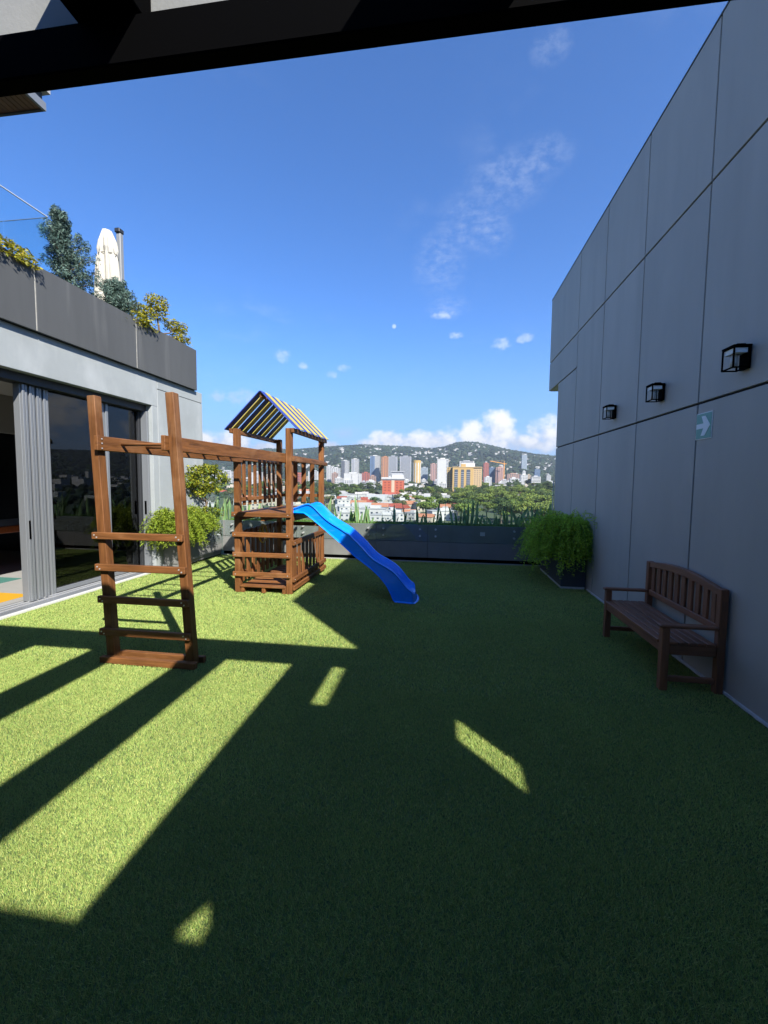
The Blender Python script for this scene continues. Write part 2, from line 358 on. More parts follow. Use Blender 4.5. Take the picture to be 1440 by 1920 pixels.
# right-hand building of grey panels
WXR = 2.305
def right_building():
    r = empty('panel_building', (2.6, 4.9, 0), label='tall dark grey building wall of large flat panels along the right side', cat='building')
    MB().box(2.33, 8, .37, 9.44, -.3, 5.76).build('core', M_backing, r)
    MB().box(2.33, 8, 9.441, 10.26, 3.80, 5.76).build('overhang_core', M_backing, r)
    ys = [.36, .53, 1.81, 3.09, 4.37, 5.655, 6.94, 8.215, 9.455]; zs = [-.02, 2.45, 4.40, 5.78]; g = .011
    for i in range(len(ys)-1):
        for k in range(3):
            y0, y1 = ys[i]+(g if i else 0), ys[i+1]-g; z0, z1 = zs[k]+(g if k else 0), zs[k+1]-(g if k < 2 else 0)
            if i == len(ys)-2:
                if k == 1:
                    MB().box(WXR, 2.34, y0, 9.455, z0, 3.78-g).build('panel', M_panel, r, .003)
                    MB().box(WXR, 2.34, y0, 10.28, 3.78+g, z1).build('panel', M_panel, r, .003); continue
                y1 = 10.28 if k == 2 else 9.455
            MB().box(WXR, 2.34, y0, y1, z0, z1).build('panel', M_panel, r, .003)
    MB().box(2.342, 8, 9.445, 9.475, -.3, 3.775).build('end_wall', M_panel, r)
    MB().box(2.342, 8, 10.262, 10.28, 3.785, 5.78).build('end_wall', M_panel, r)
    MB().box(2.342, 8, 9.478, 10.26, 3.78, 3.797).build('soffit', M_panel, r)
    MB().box(2.30, 8.02, .35, 10.29, 5.781, 5.80).build('coping', M_fascia, r)
    # rough white sealant strip along the foot of the wall
    mb = MB(); y = 2.0; pts = []
    while y < 7.15:
        w = .012+.012*random.random(); pts.append((WXR-w, y)); y += .05
    for (a, b) in zip(pts[:-1], pts[1:]):
        mb.quadbox([(a[0], a[1], 0), (WXR-.001, a[1], 0), (WXR-.001, b[1], 0), (b[0], b[1], 0), (a[0]+.004, a[1], .018), (WXR-.001, a[1], .022), (WXR-.001, b[1], .022), (b[0]+.004, b[1], .018)])
    mb.build('sealant_strip', M_white, r)
right_building()
bx_ = MB().box(WXR+.004, 2.33, -4.5, .1, -.3, 4.17).box(WXR+.004, 2.33, .1, .355, -.3, 2.39).box(WXR+.004, 2.33, .1, .355, 2.89, 4.17)
tag(bx_.build('side_wall', M_panel), 'grey side wall of the pergola with a small opening', 'wall', kind='structure')
tag(bx('rear_wall', -5.5, 2.3, -4.7, -4.5, -.3, 3.0, M_stucco), 'pale wall behind the pergola', 'wall', kind='structure')

# pergola over the near end of the terrace
def pergola():
    r = empty('pergola', (-1.5, 1.1, 0), label='black steel pergola beam and slats crossing above the near end of the terrace', cat='pergola')
    MB().box(-5.5, 2.30, 1.108, 1.158, 2.805, 2.925).build('front_beam', M_black, r, .004)
    fb = MB().box(-5.5, 2.30, 1.161, 1.20, 2.86, 3.225).build('fascia_board', mat('fascia_light', (.21, .215, .21), .8, .15, 4, .1, 90), r, .003)
    for k in range(7):
        x = 1.07-1.04*k
        MB().box(x, x+.19, -1.60, 1.1595, 2.93, 3.215).build('slat', M_black, r, .003)
    MB().box(-5.5, 2.30, -4.5, -1.61, 2.95, 3.215).build('roof_slab', M_black, r)
    mb = MB()  # unseen sheet added to shade this bay, notched to shape a teardrop of sunlight
    for (a, b, c, d) in (((1.264, -1.60), (1.475, -1.60), (1.475, .09), (1.264, .09)), ((1.475, -1.60), (1.54, -1.47), (1.54, .09), (1.475, .09)), ((1.54, -1.47), (1.61, -1.60), (1.61, .09), (1.54, .09)), ((1.61, -1.60), (2.30, -1.60), (2.30, .09), (1.61, .09))):
        mb.quadbox([(*p, 3.195) for p in (a, b, c, d)] + [(*p, 3.213) for p in (a, b, c, d)])
    mb.build('shade_sheet', M_black, r)
    MB().box(-5.5, -5.38, 1.10, 1.22, 0, 2.80).build('post', M_black, r)
pergola()

# ------------------------------------------------------------------ left-hand building
XL, XF, XD = -5.34, -5.27, -5.56
def left_building():
    r = empty('lounge_building', (-6.5, 5, 0), label='pale grey lounge building with dark parapet and glass sliding doors on the left', cat='building')
    W = lambda y0, y1, z0, z1, name='wall': MB().box(XL-.25, XL, y0, y1, z0, z1).build(name, M_stucco, r, .004)
    W(-4.4, 1.0, -.3, 3.598); W(1.004, 7.42, 3.055, 3.598); W(7.27, 7.42, -.3, 3.051)
    W(7.43, 8.92, 3.384, 3.598); W(7.43, 8.92, -.3, 3.374, 'wall_panel')
    MB().box(-12, XL-.26, 8.7, 8.92, -.3, 3.598).build('end_wall', M_stucco, r)
    MB().box(XL-.24, XL-.012, 7.29, 8.90, -.3, 3.5).build('wall_core', M_backing, r)
    # terrace slab, parapet panels
    MB().box(-12, XF-.035, -4.4, 8.60, 3.605, 4.20).build('slab', M_dark, r)
    ys = [-4.4, -2.1, .1, 2.6, 5.0, 6.83, 8.63]
    for a, b in zip(ys[:-1], ys[1:]):
        MB().box(XF-.03, XF, a+.008, b-.008, 3.60, 4.44).build('parapet_panel', M_fascia, r, .004)
    MB().box(-12, XF-.032, 8.60, 8.63, 3.60, 4.44).build('parapet_panel', M_fascia, r, .004)
    for y in (5.0, 6.83):
        MB().box(XF-.034, XF-.006, y-.0075, y+.0075, 3.61, 4.435).build('joint_sealant', mat('sealant', (.5, .48, .42), .8, .3, 12), r)
    MB().box(-5.9, XF-.035, -4.4, 8.55, 4.203, 4.39).build('planter_soil', M_soil, r)
    MB().box(-6.0, -5.905, -4.4, 8.55, 4.203, 4.5).build('planter_kerb', M_fascia, r)
    # door: head, sill, jambs
    MB().box(XD-.12, XD+.10, 1.0, 7.265, 2.94, 3.052).build('door_head', M_dark, r, .004)
    MB().box(XD-.12, XD+.02, 7.16, 7.265, 0.02, 2.938).build('door_jamb', M_dark, r, .004)
    MB().box(XD+.022, XL-.07, 7.215, 7.266, 0.02, 2.938).build('door_jamb', M_alu, r, .004)
    MB().box(XD-.14, XL+.03, 1.0, 7.266, -.012, .022).build('door_sill', M_alu, r, .003)
    MB().box(XL+.032, XF-.03, 1.0, 7.5, -.012, .016).build('threshold', mat('threshold_stone', (.30, .30, .29), .8, .2, 6), r, .003)
    MB().box(XF-.028, XF+.018, .0, 7.5, -.012, .02).build('edge_strip', M_white, r, .003)
    for k in range(3):
        MB().box(XD-.08+.09*k, XD-.065+.09*k, 1.0, 7.15, .0225, .032).build('sill_track', M_steel, r)
    # stacked stiles of the folded sliding leaves
    for k in range(4):
        y = 4.955+.112*k; xx = XD+.06-.012*k
        mb = MB().box(xx-.13, xx-.03, y, y+.102, .03, 2.938).box(xx-.03, xx, y+.012, y+.046, .03, 2.93).box(xx-.03, xx-.012, y+.062, y+.092, .03, 2.93)
        st = mb.build('door_stile', M_alu, r, .003)
        if k == 0: MB().box(xx+.0005, xx+.004, y+.016, y+.040, .88, 1.13).build('handle', M_black, st)
    MB().box(XD+.06, XD+.10, 7.211, 7.2145, 1.05, 1.30).build('handle', M_black, r)
    mb = MB().box(XD-.06, XD+.01, 6.33, 6.39, .03, 2.938).box(XD-.03, XD+.03, 6.395, 6.445, .03, 2.93)
    mb.build('door_stile', M_alu, r, .003)
    for (a, b) in ((5.405, 6.328), (6.448, 7.158)):
        MB().box(XD-.03, XD-.022, a, b, .10, 2.938).build('glass_pane', M_glassdoor, r)
        MB().box(XD-.04, XD-.01, a, b, .033, .098).build('bottom_rail', M_alu, r, .003)
    # room inside
    MB().box(-11, XD-.141, -1.5, 8.68, -.3, .0).build('interior_floor', mat('inside_floor', (.30, .30, .295), .6, .12, 4), r)
    MB().box(-11, XL-.26, -1.5, 8.68, 3.08, 3.2).build('interior_ceiling', mat('inside_ceiling', (.5, .5, .49), .8), r)
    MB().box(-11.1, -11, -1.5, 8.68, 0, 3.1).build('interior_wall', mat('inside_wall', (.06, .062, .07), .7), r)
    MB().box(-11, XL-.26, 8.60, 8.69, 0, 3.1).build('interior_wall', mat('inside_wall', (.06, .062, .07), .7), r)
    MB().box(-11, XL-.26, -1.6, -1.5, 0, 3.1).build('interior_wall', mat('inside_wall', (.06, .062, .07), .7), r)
    MB().box(-7.4, -7.3, -1.4, 8.8, 2.45, 3.075).build('interior_beam', mat('inside_beam', (.42, .41, .39), .8), r)
    for k in range(5):
        MB().box(-9.3+.0, -9.25, 5.2+k*.45, 5.25+k*.45, 0, 2.44).build('interior_mullion', M_dark, r)
left_building()
tag(bx('floor_mat', -6.45, -5.95, 4.35, 5.35, .001, .009, mat('yellow_mat', (.50, .27, .012), .7), None, .002), 'yellow square mat on the floor just inside the open sliding door', 'mat')
tag(bx('floor_mat', -7.5, -7.05, 5.1, 6.2, .001, .009, mat('teal_mat', (.05, .16, .14), .7), None, .002), 'teal green mat further inside on the lounge floor', 'mat')
def game_table():
    r = empty('game_table', (-8.2, 6.6, 0), label='orange brown wooden game table inside the dark lounge', cat='table')
    wd = mat('table_orange', (.30, .075, .02), .4, .3, 3, stretch=(1, 8, 8))
    MB().box(-8.8, -7.5, 5.7, 7.9, .74, .86).build('table_frame', wd, r, .01)
    MB().box(-8.7, -7.6, 5.8, 7.8, .862, .87).build('playing_field', mat('table_top', (.42, .42, .42), .5), r)
    for x in (-8.65, -7.7):
        for y in (5.85, 7.65): MB().box(x, x+.14, y, y+.14, 0, .739).build('leg', wd, r, .01)
game_table()

# upper terrace canopy with wooden soffit
def canopy():
    r = empty('roof_canopy', (-7.5, 3, 7), label='upper roof canopy corner with slatted brown wooden soffit', cat='roof')
    x1, y1, z = -5.81, 5.81, 7.0
    MB().box(-10, x1-.03, 0, y1-.03, z+.03, z+.22).build('deck', M_dark, r)
    MB().box(-10, x1+.06, 0, y1+.02, z+.225, z+.30).build('roof_edge', mat('roof_grey', (.3, .3, .3), .6), r)
    for k in range(46):
        x = x1-.045-.085*k
        MB().box(x-.075, x, 0, y1-.04, z+.004, z+.028).build('soffit_slat', M_soffit, r)
    MB().box(x1-.042, x1, 0, y1, z-.01, z+.10).build('trim', M_alu, r)
    MB().box(-10, x1-.044, y1-.038, y1, z-.01, z+.10).build('trim', M_dark, r)
    MB().box(-9.6, -9.4, 1.0, 1.2, 4.2, 7.0).build('post', M_greypole, r)
    MB().box(-9.6, -9.4, 5.3, 5.5, 4.2, 7.0).build('post', M_greypole, r)
canopy()
def glass_rail():
    r = empty('glass_railing', (-5.65, 4.5, 4.4), label='frameless clear glass railing on the upper terrace at the left edge', cat='railing')
    for (a, b) in ((-.5, 1.5), (1.52, 3.5), (3.52, 5.54)):
        MB().box(-5.606, -5.594, a, b, 4.45, 5.355).build('glass_panel', M_glassup, r)
        MB().box(-5.609, -5.591, a, b, 5.3555, 5.364).build('top_edge', M_white, r)
    for (a, b) in ((-7.4, -6.33), (-6.31, -5.612)):
        MB().box(a, b, 5.545, 5.557, 4.51, 5.355).build('glass_panel', M_glassup, r)
        MB().box(a, b, 5.545, 5.557, 5.3555, 5.361).build('top_edge', M_alu, r)
    MB().box(-5.63, -5.57, -.5, 5.54, 4.392, 4.449).build('shoe', M_dark, r)
glass_rail()

# ------------------------------------------------------------------ playset
def playset():
    r = empty('playset', (-2.7, 6.0, 0), label='brown wooden playset with monkey bars, striped roof tower and blue wave slide', cat='playset')
    B = .005
    def wb(name, x0, x1, y0, y1, z0, z1, ax, p=r): return MB().box(x0, x1, y0, y1, z0, z1).build(name, {'x': WX, 'y': WY, 'z': WZ}[ax], p, B)
    def screws(pts, parent, d=(0, -1, 0)):
        for p in pts:
            p = Vector(p); MB().tube([p, p+Vector(d)*.004], .007, 8).build('screw', M_steel, parent)
    # climbing frame
    lp = MB().beam((-3.065, 3.545, 0), (-3.18, 3.545, 2.45), .078, .085, (0, 1, 0)).build('post', WZ, r, B)
    rp = MB().beam((-2.262, 3.545, 0), (-2.41, 3.545, 2.465), .078, .085, (0, 1, 0)).build('post', WZ, r, B)
    for (z, a, b) in ((1.18, -3.185, -2.29), (.888, -3.165, -2.27), (.59, -3.15, -2.252), (.284, -3.145, -2.242)):
        g = wb('ladder_rung', a, b, 3.462, 3.501, z-.032, z+.032, 'x')
        screws([(a+.03, 3.462, z+.008), (a+.055, 3.462, z-.012), (b-.03, 3.462, z-.012), (b-.055, 3.462, z+.01)], g)
    wb('base_sill', -3.135, -2.185, 3.445, 3.499, -.005, .055, 'x'); wb('base_sill', -3.135, -2.185, 3.591, 3.64, -.005, .055, 'x')
    for (a, b) in (((-3.10, 3.455, 2.02), (-3.045, 6.13, 2.035)), ((-2.445, 3.455, 2.02), (-2.343, 6.13, 2.035))):
        g = MB().beam(a, b, .04, .132).build('overhead_beam', WY, r, B)
        sgn = 1 if a[0] < -3 else -1
    g = None
    screws([(-3.076, 3.50, 1.975), (-3.076, 3.50, 2.02), (-3.076, 3.50, 2.06)], r, (1, 0, 0))
    for k in range(7):
        y = 3.74+.335*k; t = (y-3.455)/2.675
        MB().tube([(-3.085+.055*t, y, 2.03), (-2.46+.102*t, y, 2.03)], .0165, 10).build('monkey_bar', WX, r, smooth=True)
    # tower posts
    for (x, y) in ((-3.14, 6.05), (-2.322, 6.05), (-3.14, 7.71), (-2.322, 7.71)):
        wb('post', x, x+.088, y, y+.088, -.005, 2.47, 'z')
    # steps on the front and back
    for (y0, y1) in ((6.011, 6.049), (7.80, 7.838)):
        for z in (.887, .582, .285):
            g = wb('step_board', -3.155, -2.245, y0, y1, z-.036, z+.036, 'x')
            if y0 < 7: screws([(-3.11, y0, z), (-2.285, y0, z)], g)
        g = wb('deck_fascia', -3.165, -2.235, y0, y1, 1.155, 1.225, 'x')
        if y0 < 7: screws([(-3.11, y0, 1.19), (-2.275, y0, 1.19)], g)
    # upper deck and its joists, lower floor
    for k in range(11):
        y = 6.06+.158*k
        wb('deck_board', -3.045 if (k == 0 or k == 10) else -3.13, -2.33 if (k == 0 or k == 10) else -2.24, y, y+.148, 1.192, 1.222, 'x')
    wb('deck_joist', -3.12, -3.06, 6.15, 7.70, 1.09, 1.19, 'y'); wb('deck_joist', -2.72, -2.66, 6.06, 7.79, 1.09, 1.19, 'y'); wb('deck_joist', -2.31, -2.25, 6.15, 7.70, 1.09, 1.19, 'y')
    for k in range(10):
        y = 6.03+.168*k
        wb('floor_board', -3.045, -2.33, y, y+.138, .082, .11, 'x')
    for x in (-3.045, -2.71, -2.385): wb('floor_joist', x, x+.055, 6.045, 7.70, -.005, .081, 'y')
    # lower left fence, lower right fence
    for k in range(8):
        y = 6.19+.19*k
        wb('baluster', -3.115, -3.092, y, y+.10, .12, .93, 'z')
    wb('fence_rail', -3.14, -3.117, 6.14, 7.71, .84, .92, 'y'); wb('fence_rail', -3.14, -3.117, 6.14, 7.71, .20, .28, 'y')
    for k in range(8):
        y = 6.16+.19*k
        wb('baluster', -2.252, -2.235, y, y+.125, .12, .80, 'z')
    g = wb('fence_rail', -2.2335, -2.195, 6.055, 7.80, .735, .812, 'y'); screws([(-2.195, 6.095, .773)], g, (1, 0, 0))
    g = wb('fence_rail', -2.2335, -2.195, 6.055, 7.80, .178, .25, 'y'); screws([(-2.195, 6.095, .214)], g, (1, 0, 0))
    wb('fence_rail', -2.2335, -2.195, 6.07, 7.80, .05, .12, 'y')
    # upper railings
    for k in range(7):
        y = 6.27+.195*k
        wb('baluster', -3.112, -3.09, y, y+.09, 1.31, 2.0, 'z')
    wb('top_rail', -3.15, -3.05, 6.14, 7.71, 2.002, 2.04, 'y'); wb('fence_rail', -3.089, -3.06, 6.14, 7.71, 1.38, 1.44, 'y')
    for k in range(4):
        x = -2.985+.163*k
        wb('baluster', x, x+.085, 7.735, 7.757, 1.30, 2.03, 'z')
    wb('top_rail', -3.05, -2.325, 7.715, 7.795, 2.032, 2.07, 'x'); wb('fence_rail', -3.05, -2.325, 7.76, 7.79, 1.40, 1.46, 'x')
    wb('top_rail', -2.2335, -2.19, 6.05, 7.86, 1.985, 2.05, 'y')
    wb('top_rail', -2.325, -2.2345, 6.14, 7.71, 2.052, 2.075, 'y')
    # roof
    for x in (-3.19, -2.232): wb('eave_beam', x, x+.048, 6.03, 7.80, 2.402, 2.468, 'y')
    wb('ridge_beam', -2.71, -2.67, 6.04, 7.76, 2.915, 2.985, 'y')
    for k in range(10):
        y = 6.02+.176*k; mm = M_sblue if k % 2 == 0 else M_syel; lift = .008 if k % 2 else 0
        for s in (-1, 1):
            a = Vector((-2.69+s*.562, y+.058, 2.45+lift)); b = Vector((-2.69+s*.006, y+.058, 3.006+lift))
            MB().beam(a, b, .140, .012, (s, 0, 1)).build('roof_slat', mm, r, .002)
    # steering wheel on the left fence
    c = Vector((-2.93, 6.62, .835)); sw = MB()
    ring = [c + Vector((0, math.cos(t)*.145, math.sin(t)*.145)) for t in np.linspace(0, 2*math.pi, 25)]
    wh = sw.tube(ring, .014, 8, False).build('steering_wheel', M_wheel, r, smooth=True)
    for t in (R(90), R(210), R(330)):
        MB().tube([c + Vector((-.01, math.cos(t)*.03, math.sin(t)*.03)), c + Vector((0, math.cos(t)*.14, math.sin(t)*.14))], .014, 6).build('spoke', M_wheel, wh)
    MB().tube([c + Vector((-.03, 0, 0)), c + Vector((.02, 0, 0))], .04, 12).build('hub', M_wheel, wh)
    MB().tube([c + Vector((-.155, 0, 0)), c + Vector((-.03, 0, 0))], .013, 8).build('shaft', M_steel, wh)
    # the blue wave slide
    rim = np.array([(-2.24, 1.29), (-2.10, 1.345), (-1.985, 1.38), (-1.89, 1.31), (-1.77, 1.19), (-1.64, 1.10), (-1.50, 1.03), (-1.366, .95), (-1.18, .787), (-1.036, .635), (-.95, .575), (-.838, .525), (-.682, .44), (-.597, .352), (-.53, .262), (-.47, .20), (-.43, .175)])
    low = np.array([(-2.24, 1.222), (-2.065, 1.222), (-1.947, 1.148), (-1.70, .962), (-1.49, .80), (-1.264, .615), (-1.02, .452), (-.892, .344), (-.79, .23), (-.73, .12), (-.676, .0), (-.43, 0.)])
    bed = np.array([(-2.24, 1.225), (-2.05, 1.225), (-1.92, 1.17), (-1.72, 1.02), (-1.55, .925), (-1.38, .84), (-1.2, .68), (-1.05, .535), (-.9, .445), (-.75, .36), (-.64, .255), (-.55, .17), (-.48, .125), (-.43, .11)])
    def sm(P, x):
        acc = 0
        for d in (-.05, -.025, 0, .025, .05): acc = acc + np.interp(x+d, P[:, 0], P[:, 1])
        return acc/5
    xs = np.linspace(-2.24, -.43, 64)
    prof = []
    for x in xs:
        rz, lz, bz = sm(rim, x), np.interp(x, low[:, 0], low[:, 1]), sm(bed, x)
        rz = max(rz, bz+.045); bz = min(bz, rz-.05)
        yn = 6.155-.155*(x+2.24); k = yn/6.05
        pts = [(-.018, lz), (-.004, lz+.008), (.006, lz+.02), (.010, rz-.035), (-.002, rz-.026), (-.008, rz-.014), (-.003, rz-.003), (.012, rz), (.028, rz-.004), (.036, rz-.016), (.052, bz+(rz-bz)*.5), (.07, bz+.03), (.10, bz+.008), (.15, bz), (.26, bz-.004), (.37, bz), (.42, bz+.008), (.45, bz+.03), (.468, bz+(rz-bz)*.5), (.484, rz-.016), (.492, rz-.004), (.508, rz), (.523, rz-.003), (.528, rz-.014), (.522, rz-.026), (.510, rz-.035), (.514, lz+.02), (.524, lz+.008), (.538, lz)]
        prof.append([(x*(1 if True else k), yn+t, z) for t, z in pts])
    V = [p for q in prof for p in q]; n = len(prof[0]); F = []
    for i in range(len(prof)-1):
        for j in range(n-1): F.append((i*n+j, i*n+j+1, (i+1)*n+j+1, (i+1)*n+j))
    # rounded front skirt down to the turf
    last = prof[-1]; ncol = n
    for (dx, f) in ((.014, .86), (.02, .4), (.022, .06), (.05, .0)):
        base = len(V)
        for (x, y, z) in last:
            u = (y-last[0][1])/.556*2-1; bulge = .05*(1-u*u)
            V.append((x+dx+bulge*(1-f*.6), y, max(z*f, 0.001)))
        pb = base-n if dx > .015 else (len(prof)-1)*n
        for j in range(n-1): F.append((pb+j, pb+j+1, base+j+1, base+j))
    mb = MB(); mb.v = V; mb.f = F; mb.mi = [0]*len(F)
    sl = mb.build('slide', M_blue, r, smooth=True)
    bm = bmesh.new(); bm.from_mesh(sl.data)
    for e in bm.edges:
        if len(e.link_faces) == 2 and e.calc_face_angle() > .55: e.smooth = False
    bm.to_mesh(sl.data); bm.free()
    wbs = MB().box(-2.26, -2.10, 6.2, 6.64, 1.19, 1.216).build('slide_bracket', M_blue, r)
playset()

# ------------------------------------------------------------------ bench
def bench():
    r = empty('bench', (2.05, 4.37, 0), label='dark brown wooden garden bench with slatted arched back against the grey wall', cat='bench')
    bxw, byw, bzw = bwood('x'), bwood('y'), bwood('z'); B = .005
    y0, y1 = 3.725, 5.02; xf, xb = 1.805, 2.285
    for y in (y0, y1-.06):
        MB().box(xf, xf+.06, y, y+.06, -.005, .525).build('leg', bzw, r, B)
        MB().box(xb-.06, xb, y, y+.06, -.005, .865).build('leg', bzw, r, B)
        MB().box(xf-.02, xb-.062, y-.006, y+.066, .5255, .553).build('armrest', bxw, r, .008)
        MB().box(xf+.061, xb-.061, y+.01, y+.05, .30, .385).build('side_rail', bxw, r, B)
        MB().box(xf+.061, xb-.061, y+.012, y+.048, .07, .115).build('stretcher', bxw, r, B)
    MB().box(xf+.005, xf+.04, y0+.061, y1-.061, .31, .385).build('front_rail', byw, r, B)
    for k in range(6):
        x = xf-.008+.071*k
        MB().box(x, x+.062, y0+.004 if k else y0+.061, y1-.004 if k else y1-.061, .3855, .41).build('seat_slat', byw, r, .004)
    MB().box(xb-.05, xb-.012, y0+.061, y1-.061, .50, .56).build('back_rail', byw, r, B)
    # arched top rail
    n = 14; mb = MB(); P = []
    for i in range(n+1):
        t = i/n; y = y0+.061+(y1-y0-.122)*t; z = .862+.055*math.sin(math.pi*t); zl = .805+.04*math.sin(math.pi*t); P.append((y, zl, z))
    for i, (y, zl, z) in enumerate(P): mb.v += [(xb-.052, y, zl), (xb-.010, y, zl), (xb-.010, y, z), (xb-.052, y, z)]
    for i in range(n):
        for j in range(4): mb.f.append((4*i+j, 4*i+(j+1) % 4, 4*i+4+(j+1) % 4, 4*i+4+j))
    mb.f += [(0, 1, 2, 3), (4*n+3, 4*n+2, 4*n+1, 4*n)]; mb.mi = [0]*len(mb.f)
    mb.build('back_top_rail', byw, r, .004)
    for k in range(10):
        y = y0+.095+(y1-y0-.19-.062)*k/9; t = (y+.031-y0)/(y1-y0)
        MB().box(xb-.043, xb-.021, y, y+.062, .555, .810+.038*math.sin(math.pi*t)).build('back_slat', bzw, r, .004)
bench()

# ------------------------------------------------------------------ wall lamps and sign
def lamp(yc, label):
    r = empty('wall_lamp', (WXR, yc, 2.7), label=label, cat='wall lamp', group='wall lamps on the grey panel wall')
    x0, x1, y0, y1, z0, z1, t = WXR-.14, WXR-.026, yc-.072, yc+.072, 2.60, 2.765, .010
    MB().box(WXR-.027, WXR-.001, yc-.05, yc+.05, 2.60, 2.775).build('backplate', M_black, r, .003)
    for (x, y) in ((x0, y0), (x0, y1-t), (x1-t, y0), (x1-t, y1-t)): MB().box(x, x+t, y, y+t, z0, z1).build('frame_bar', M_black, r)
    for z in (z0, z1-t):
        for y in (y0, y1-t): MB().box(x0+t, x1-t, y, y+t, z, z+t).build('frame_bar', M_black, r)
        for x in (x0, x1-t): MB().box(x, x+t, y0+t, y1-t, z, z+t).build('frame_bar', M_black, r)
    MB().box(x0+t+.001, x1-t-.001, y0+t+.001, y1-t-.001, z1-.048, z1-.012).build('diffuser', mat('lamp_diffuser', (.78, .78, .75), .5), r)
    MB().box(x0-.002, x1+.012, y0-.002, y1+.002, z1, z1+.01).build('lid', M_black, r)
    MB().box(x0+.04, x1-.01, yc-.04, yc+.04, z1+.0105, z1+.026).build('cap', M_black, r, .003)
    MB().tube([(WXR-.085, yc+.01, z0+.02), (WXR-.085, yc+.01, z1-.05)], .026, 14).build('bulb_tube', mat('frosted_tube', (.55, .54, .50), .4), r, smooth=True)
lamp(3.745, 'black cage wall lamp nearest the camera, up and right of the arrow sign')
lamp(5.04, 'middle black cage wall lamp of the three on the grey wall')
lamp(6.335, 'farthest black cage wall lamp, the smallest and leftmost of the three')
def sign():
    r = empty('arrow_sign', (WXR, 4.245, 2.235), label='green square sign with a white arrow pointing right on the grey wall', cat='sign')
    y0, y1, z0, z1 = 4.128, 4.365, 2.115, 2.352; X = WXR
    MB().box(X-.006, X-.0005, y0, y1, z0, z1).build('plate', mat('sign_white', (.72, .76, .76), .45), r)
    MB().box(X-.0085, X-.0062, y0+.008, y1-.008, z0+.008, z1-.008).build('field', mat('sign_green', (.09, .30, .24), .4), r)
    yc, zc = (y0+y1)/2, (z0+z1)/2
    # arrow: points towards smaller y (right as seen from the terrace)
    a = [(.105, .022), (.0, .022), (.035, .088), (-.022, .088), (-.098, 0), (-.022, -.088), (.035, -.088), (.0, -.022), (.105, -.022)]
    mb = MB(); n = len(a)
    mb.v = [(X-.0105, yc+p, zc+q) for p, q in a] + [(X-.0087, yc+p, zc+q) for p, q in a]
    mb.f = [tuple(range(n)), tuple(reversed(range(n, 2*n)))] + [(i, (i+1) % n, n+(i+1) % n, n+i) for i in range(n)]; mb.mi = [0]*len(mb.f)
    mb.build('arrow', mat('sign_arrow', (.74, .78, .80), .45), r)
sign()

# ------------------------------------------------------------------ planters and glass parapet
def planters():
    r = empty('planter', (-1.7, 9.4, 0), label='long low grey metal planter box across the back of the terrace', cat='planter')
    js = [-5.02, -3.25, -1.45, -.33, 1.64, 2.29]
    for i, (a, b) in enumerate(zip(js[:-1], js[1:])):
        MB().box(a+.004, b-.004, 9.105, 9.135, .085, .425).build('panel', M_planter, r, .003)
        MB().box(a+.004, b-.004, 9.120, 9.15, .433, .79).build('panel', M_planter, r, .003)
    MB().box(-5.0, 2.29, 9.15, 9.72, .02, .70).build('box', M_planterd, r)
    MB().box(-5.0, 2.29, 9.17, 9.70, .702, .755).build('soil', M_soil, r)
    MB().box(-5.02, 2.29, 9.70, 9.74, .0, .79).build('back_panel', M_planter, r)
    MB().box(-4.99, 2.29, 9.125, 9.149, -.012, .08).build('toe_recess', M_black, r)
    MB().box(-5.0, 2.2, 9.085, 9.118, -.012, .014).build('edge_strip', M_concrete, r)
    p = Vector((.80, 9.1, 0))
    MB().box(.765, .865, 9.108, 9.1195, .585, .665).build('square_fitting', M_steel, r, .003)  # small square metal fitting on the planter face
    l = empty('planter', (-5.28, 8.5, 0), label='grey metal planter box at the left beside the lounge wall', cat='planter')
    for (a, b) in ((7.5, 8.72), (8.728, 9.10)):
        MB().box(-5.04, -5.02, a, b, .085, .79).build('panel', M_planter, l, .003)
    MB().box(-5.53, -5.045, 7.5, 9.10, .02, .70).build('box', M_planter, l)
    MB().box(-5.52, -5.05, 7.52, 9.09, .702, .755).build('soil', M_soil, l)
    MB().box(-5.53, -5.05, 7.48, 7.4985, .085, .79).build('panel', M_planter, l)
    MB().box(-5.52, -5.05, 7.49, 9.1, -.012, .018).build('toe_recess', M_black, l)
    g = empty('glass_parapet', (-1.7, 9.05, 0), label='clear glass parapet panels bolted in front of the back planter', cat='railing')
    gj = [-4.93, -3.25, -1.45, -.33, 1.62]
    for a, b in zip(gj[:-1], gj[1:]):
        pn = MB().box(a+.006, b-.006, 9.066, 9.078, .44, 1.42).build('glass_panel', M_glassrail, g)
        for x in (a+.165, b-.165):
            for z in (.555, .70):
                MB().tube([(x, 9.056, z), (x, 9.12, z)], .021, 12).build('standoff', M_steel, g)
    q = empty('glass_parapet', (-4.93, 8.9, 0), label='clear glass panel with four steel bolts at the left planter corner', cat='railing')
    MB().box(-4.962, -4.95, 8.4, 9.05, .35, 1.43).build('glass_panel', M_glassrail, q)
    for y in (8.58, 8.88):
        for z in (.48, .67): MB().tube([(-4.945, y, z), (-5.02, y, z)], .021, 12).build('standoff', M_steel, q)
    rr = empty('planter', (2.1, 7.8, 0), label='dark grey planter box at the foot of the right wall', cat='planter')
    MB().box(1.91, 2.29, 7.20, 8.75, .03, .56).build('box', M_planterd, rr, .006)
    MB().box(1.93, 2.27, 7.22, 8.73, .561, .57).build('soil', M_soil, rr)
    MB().box(1.92, 2.285, 7.21, 8.74, -.012, .029).build('foot', M_white, rr)
    w = MB().tube([(2.27, 9.40, .0), (2.27, 9.40, 1.75)], .012, 8).build('glass_edge_post', M_white); tag(w, 'thin white vertical post for the glass panel edge at the far end of the grey wall', 'pipe')  # plain white post standing in for the glass panel edge by the wall
planters()

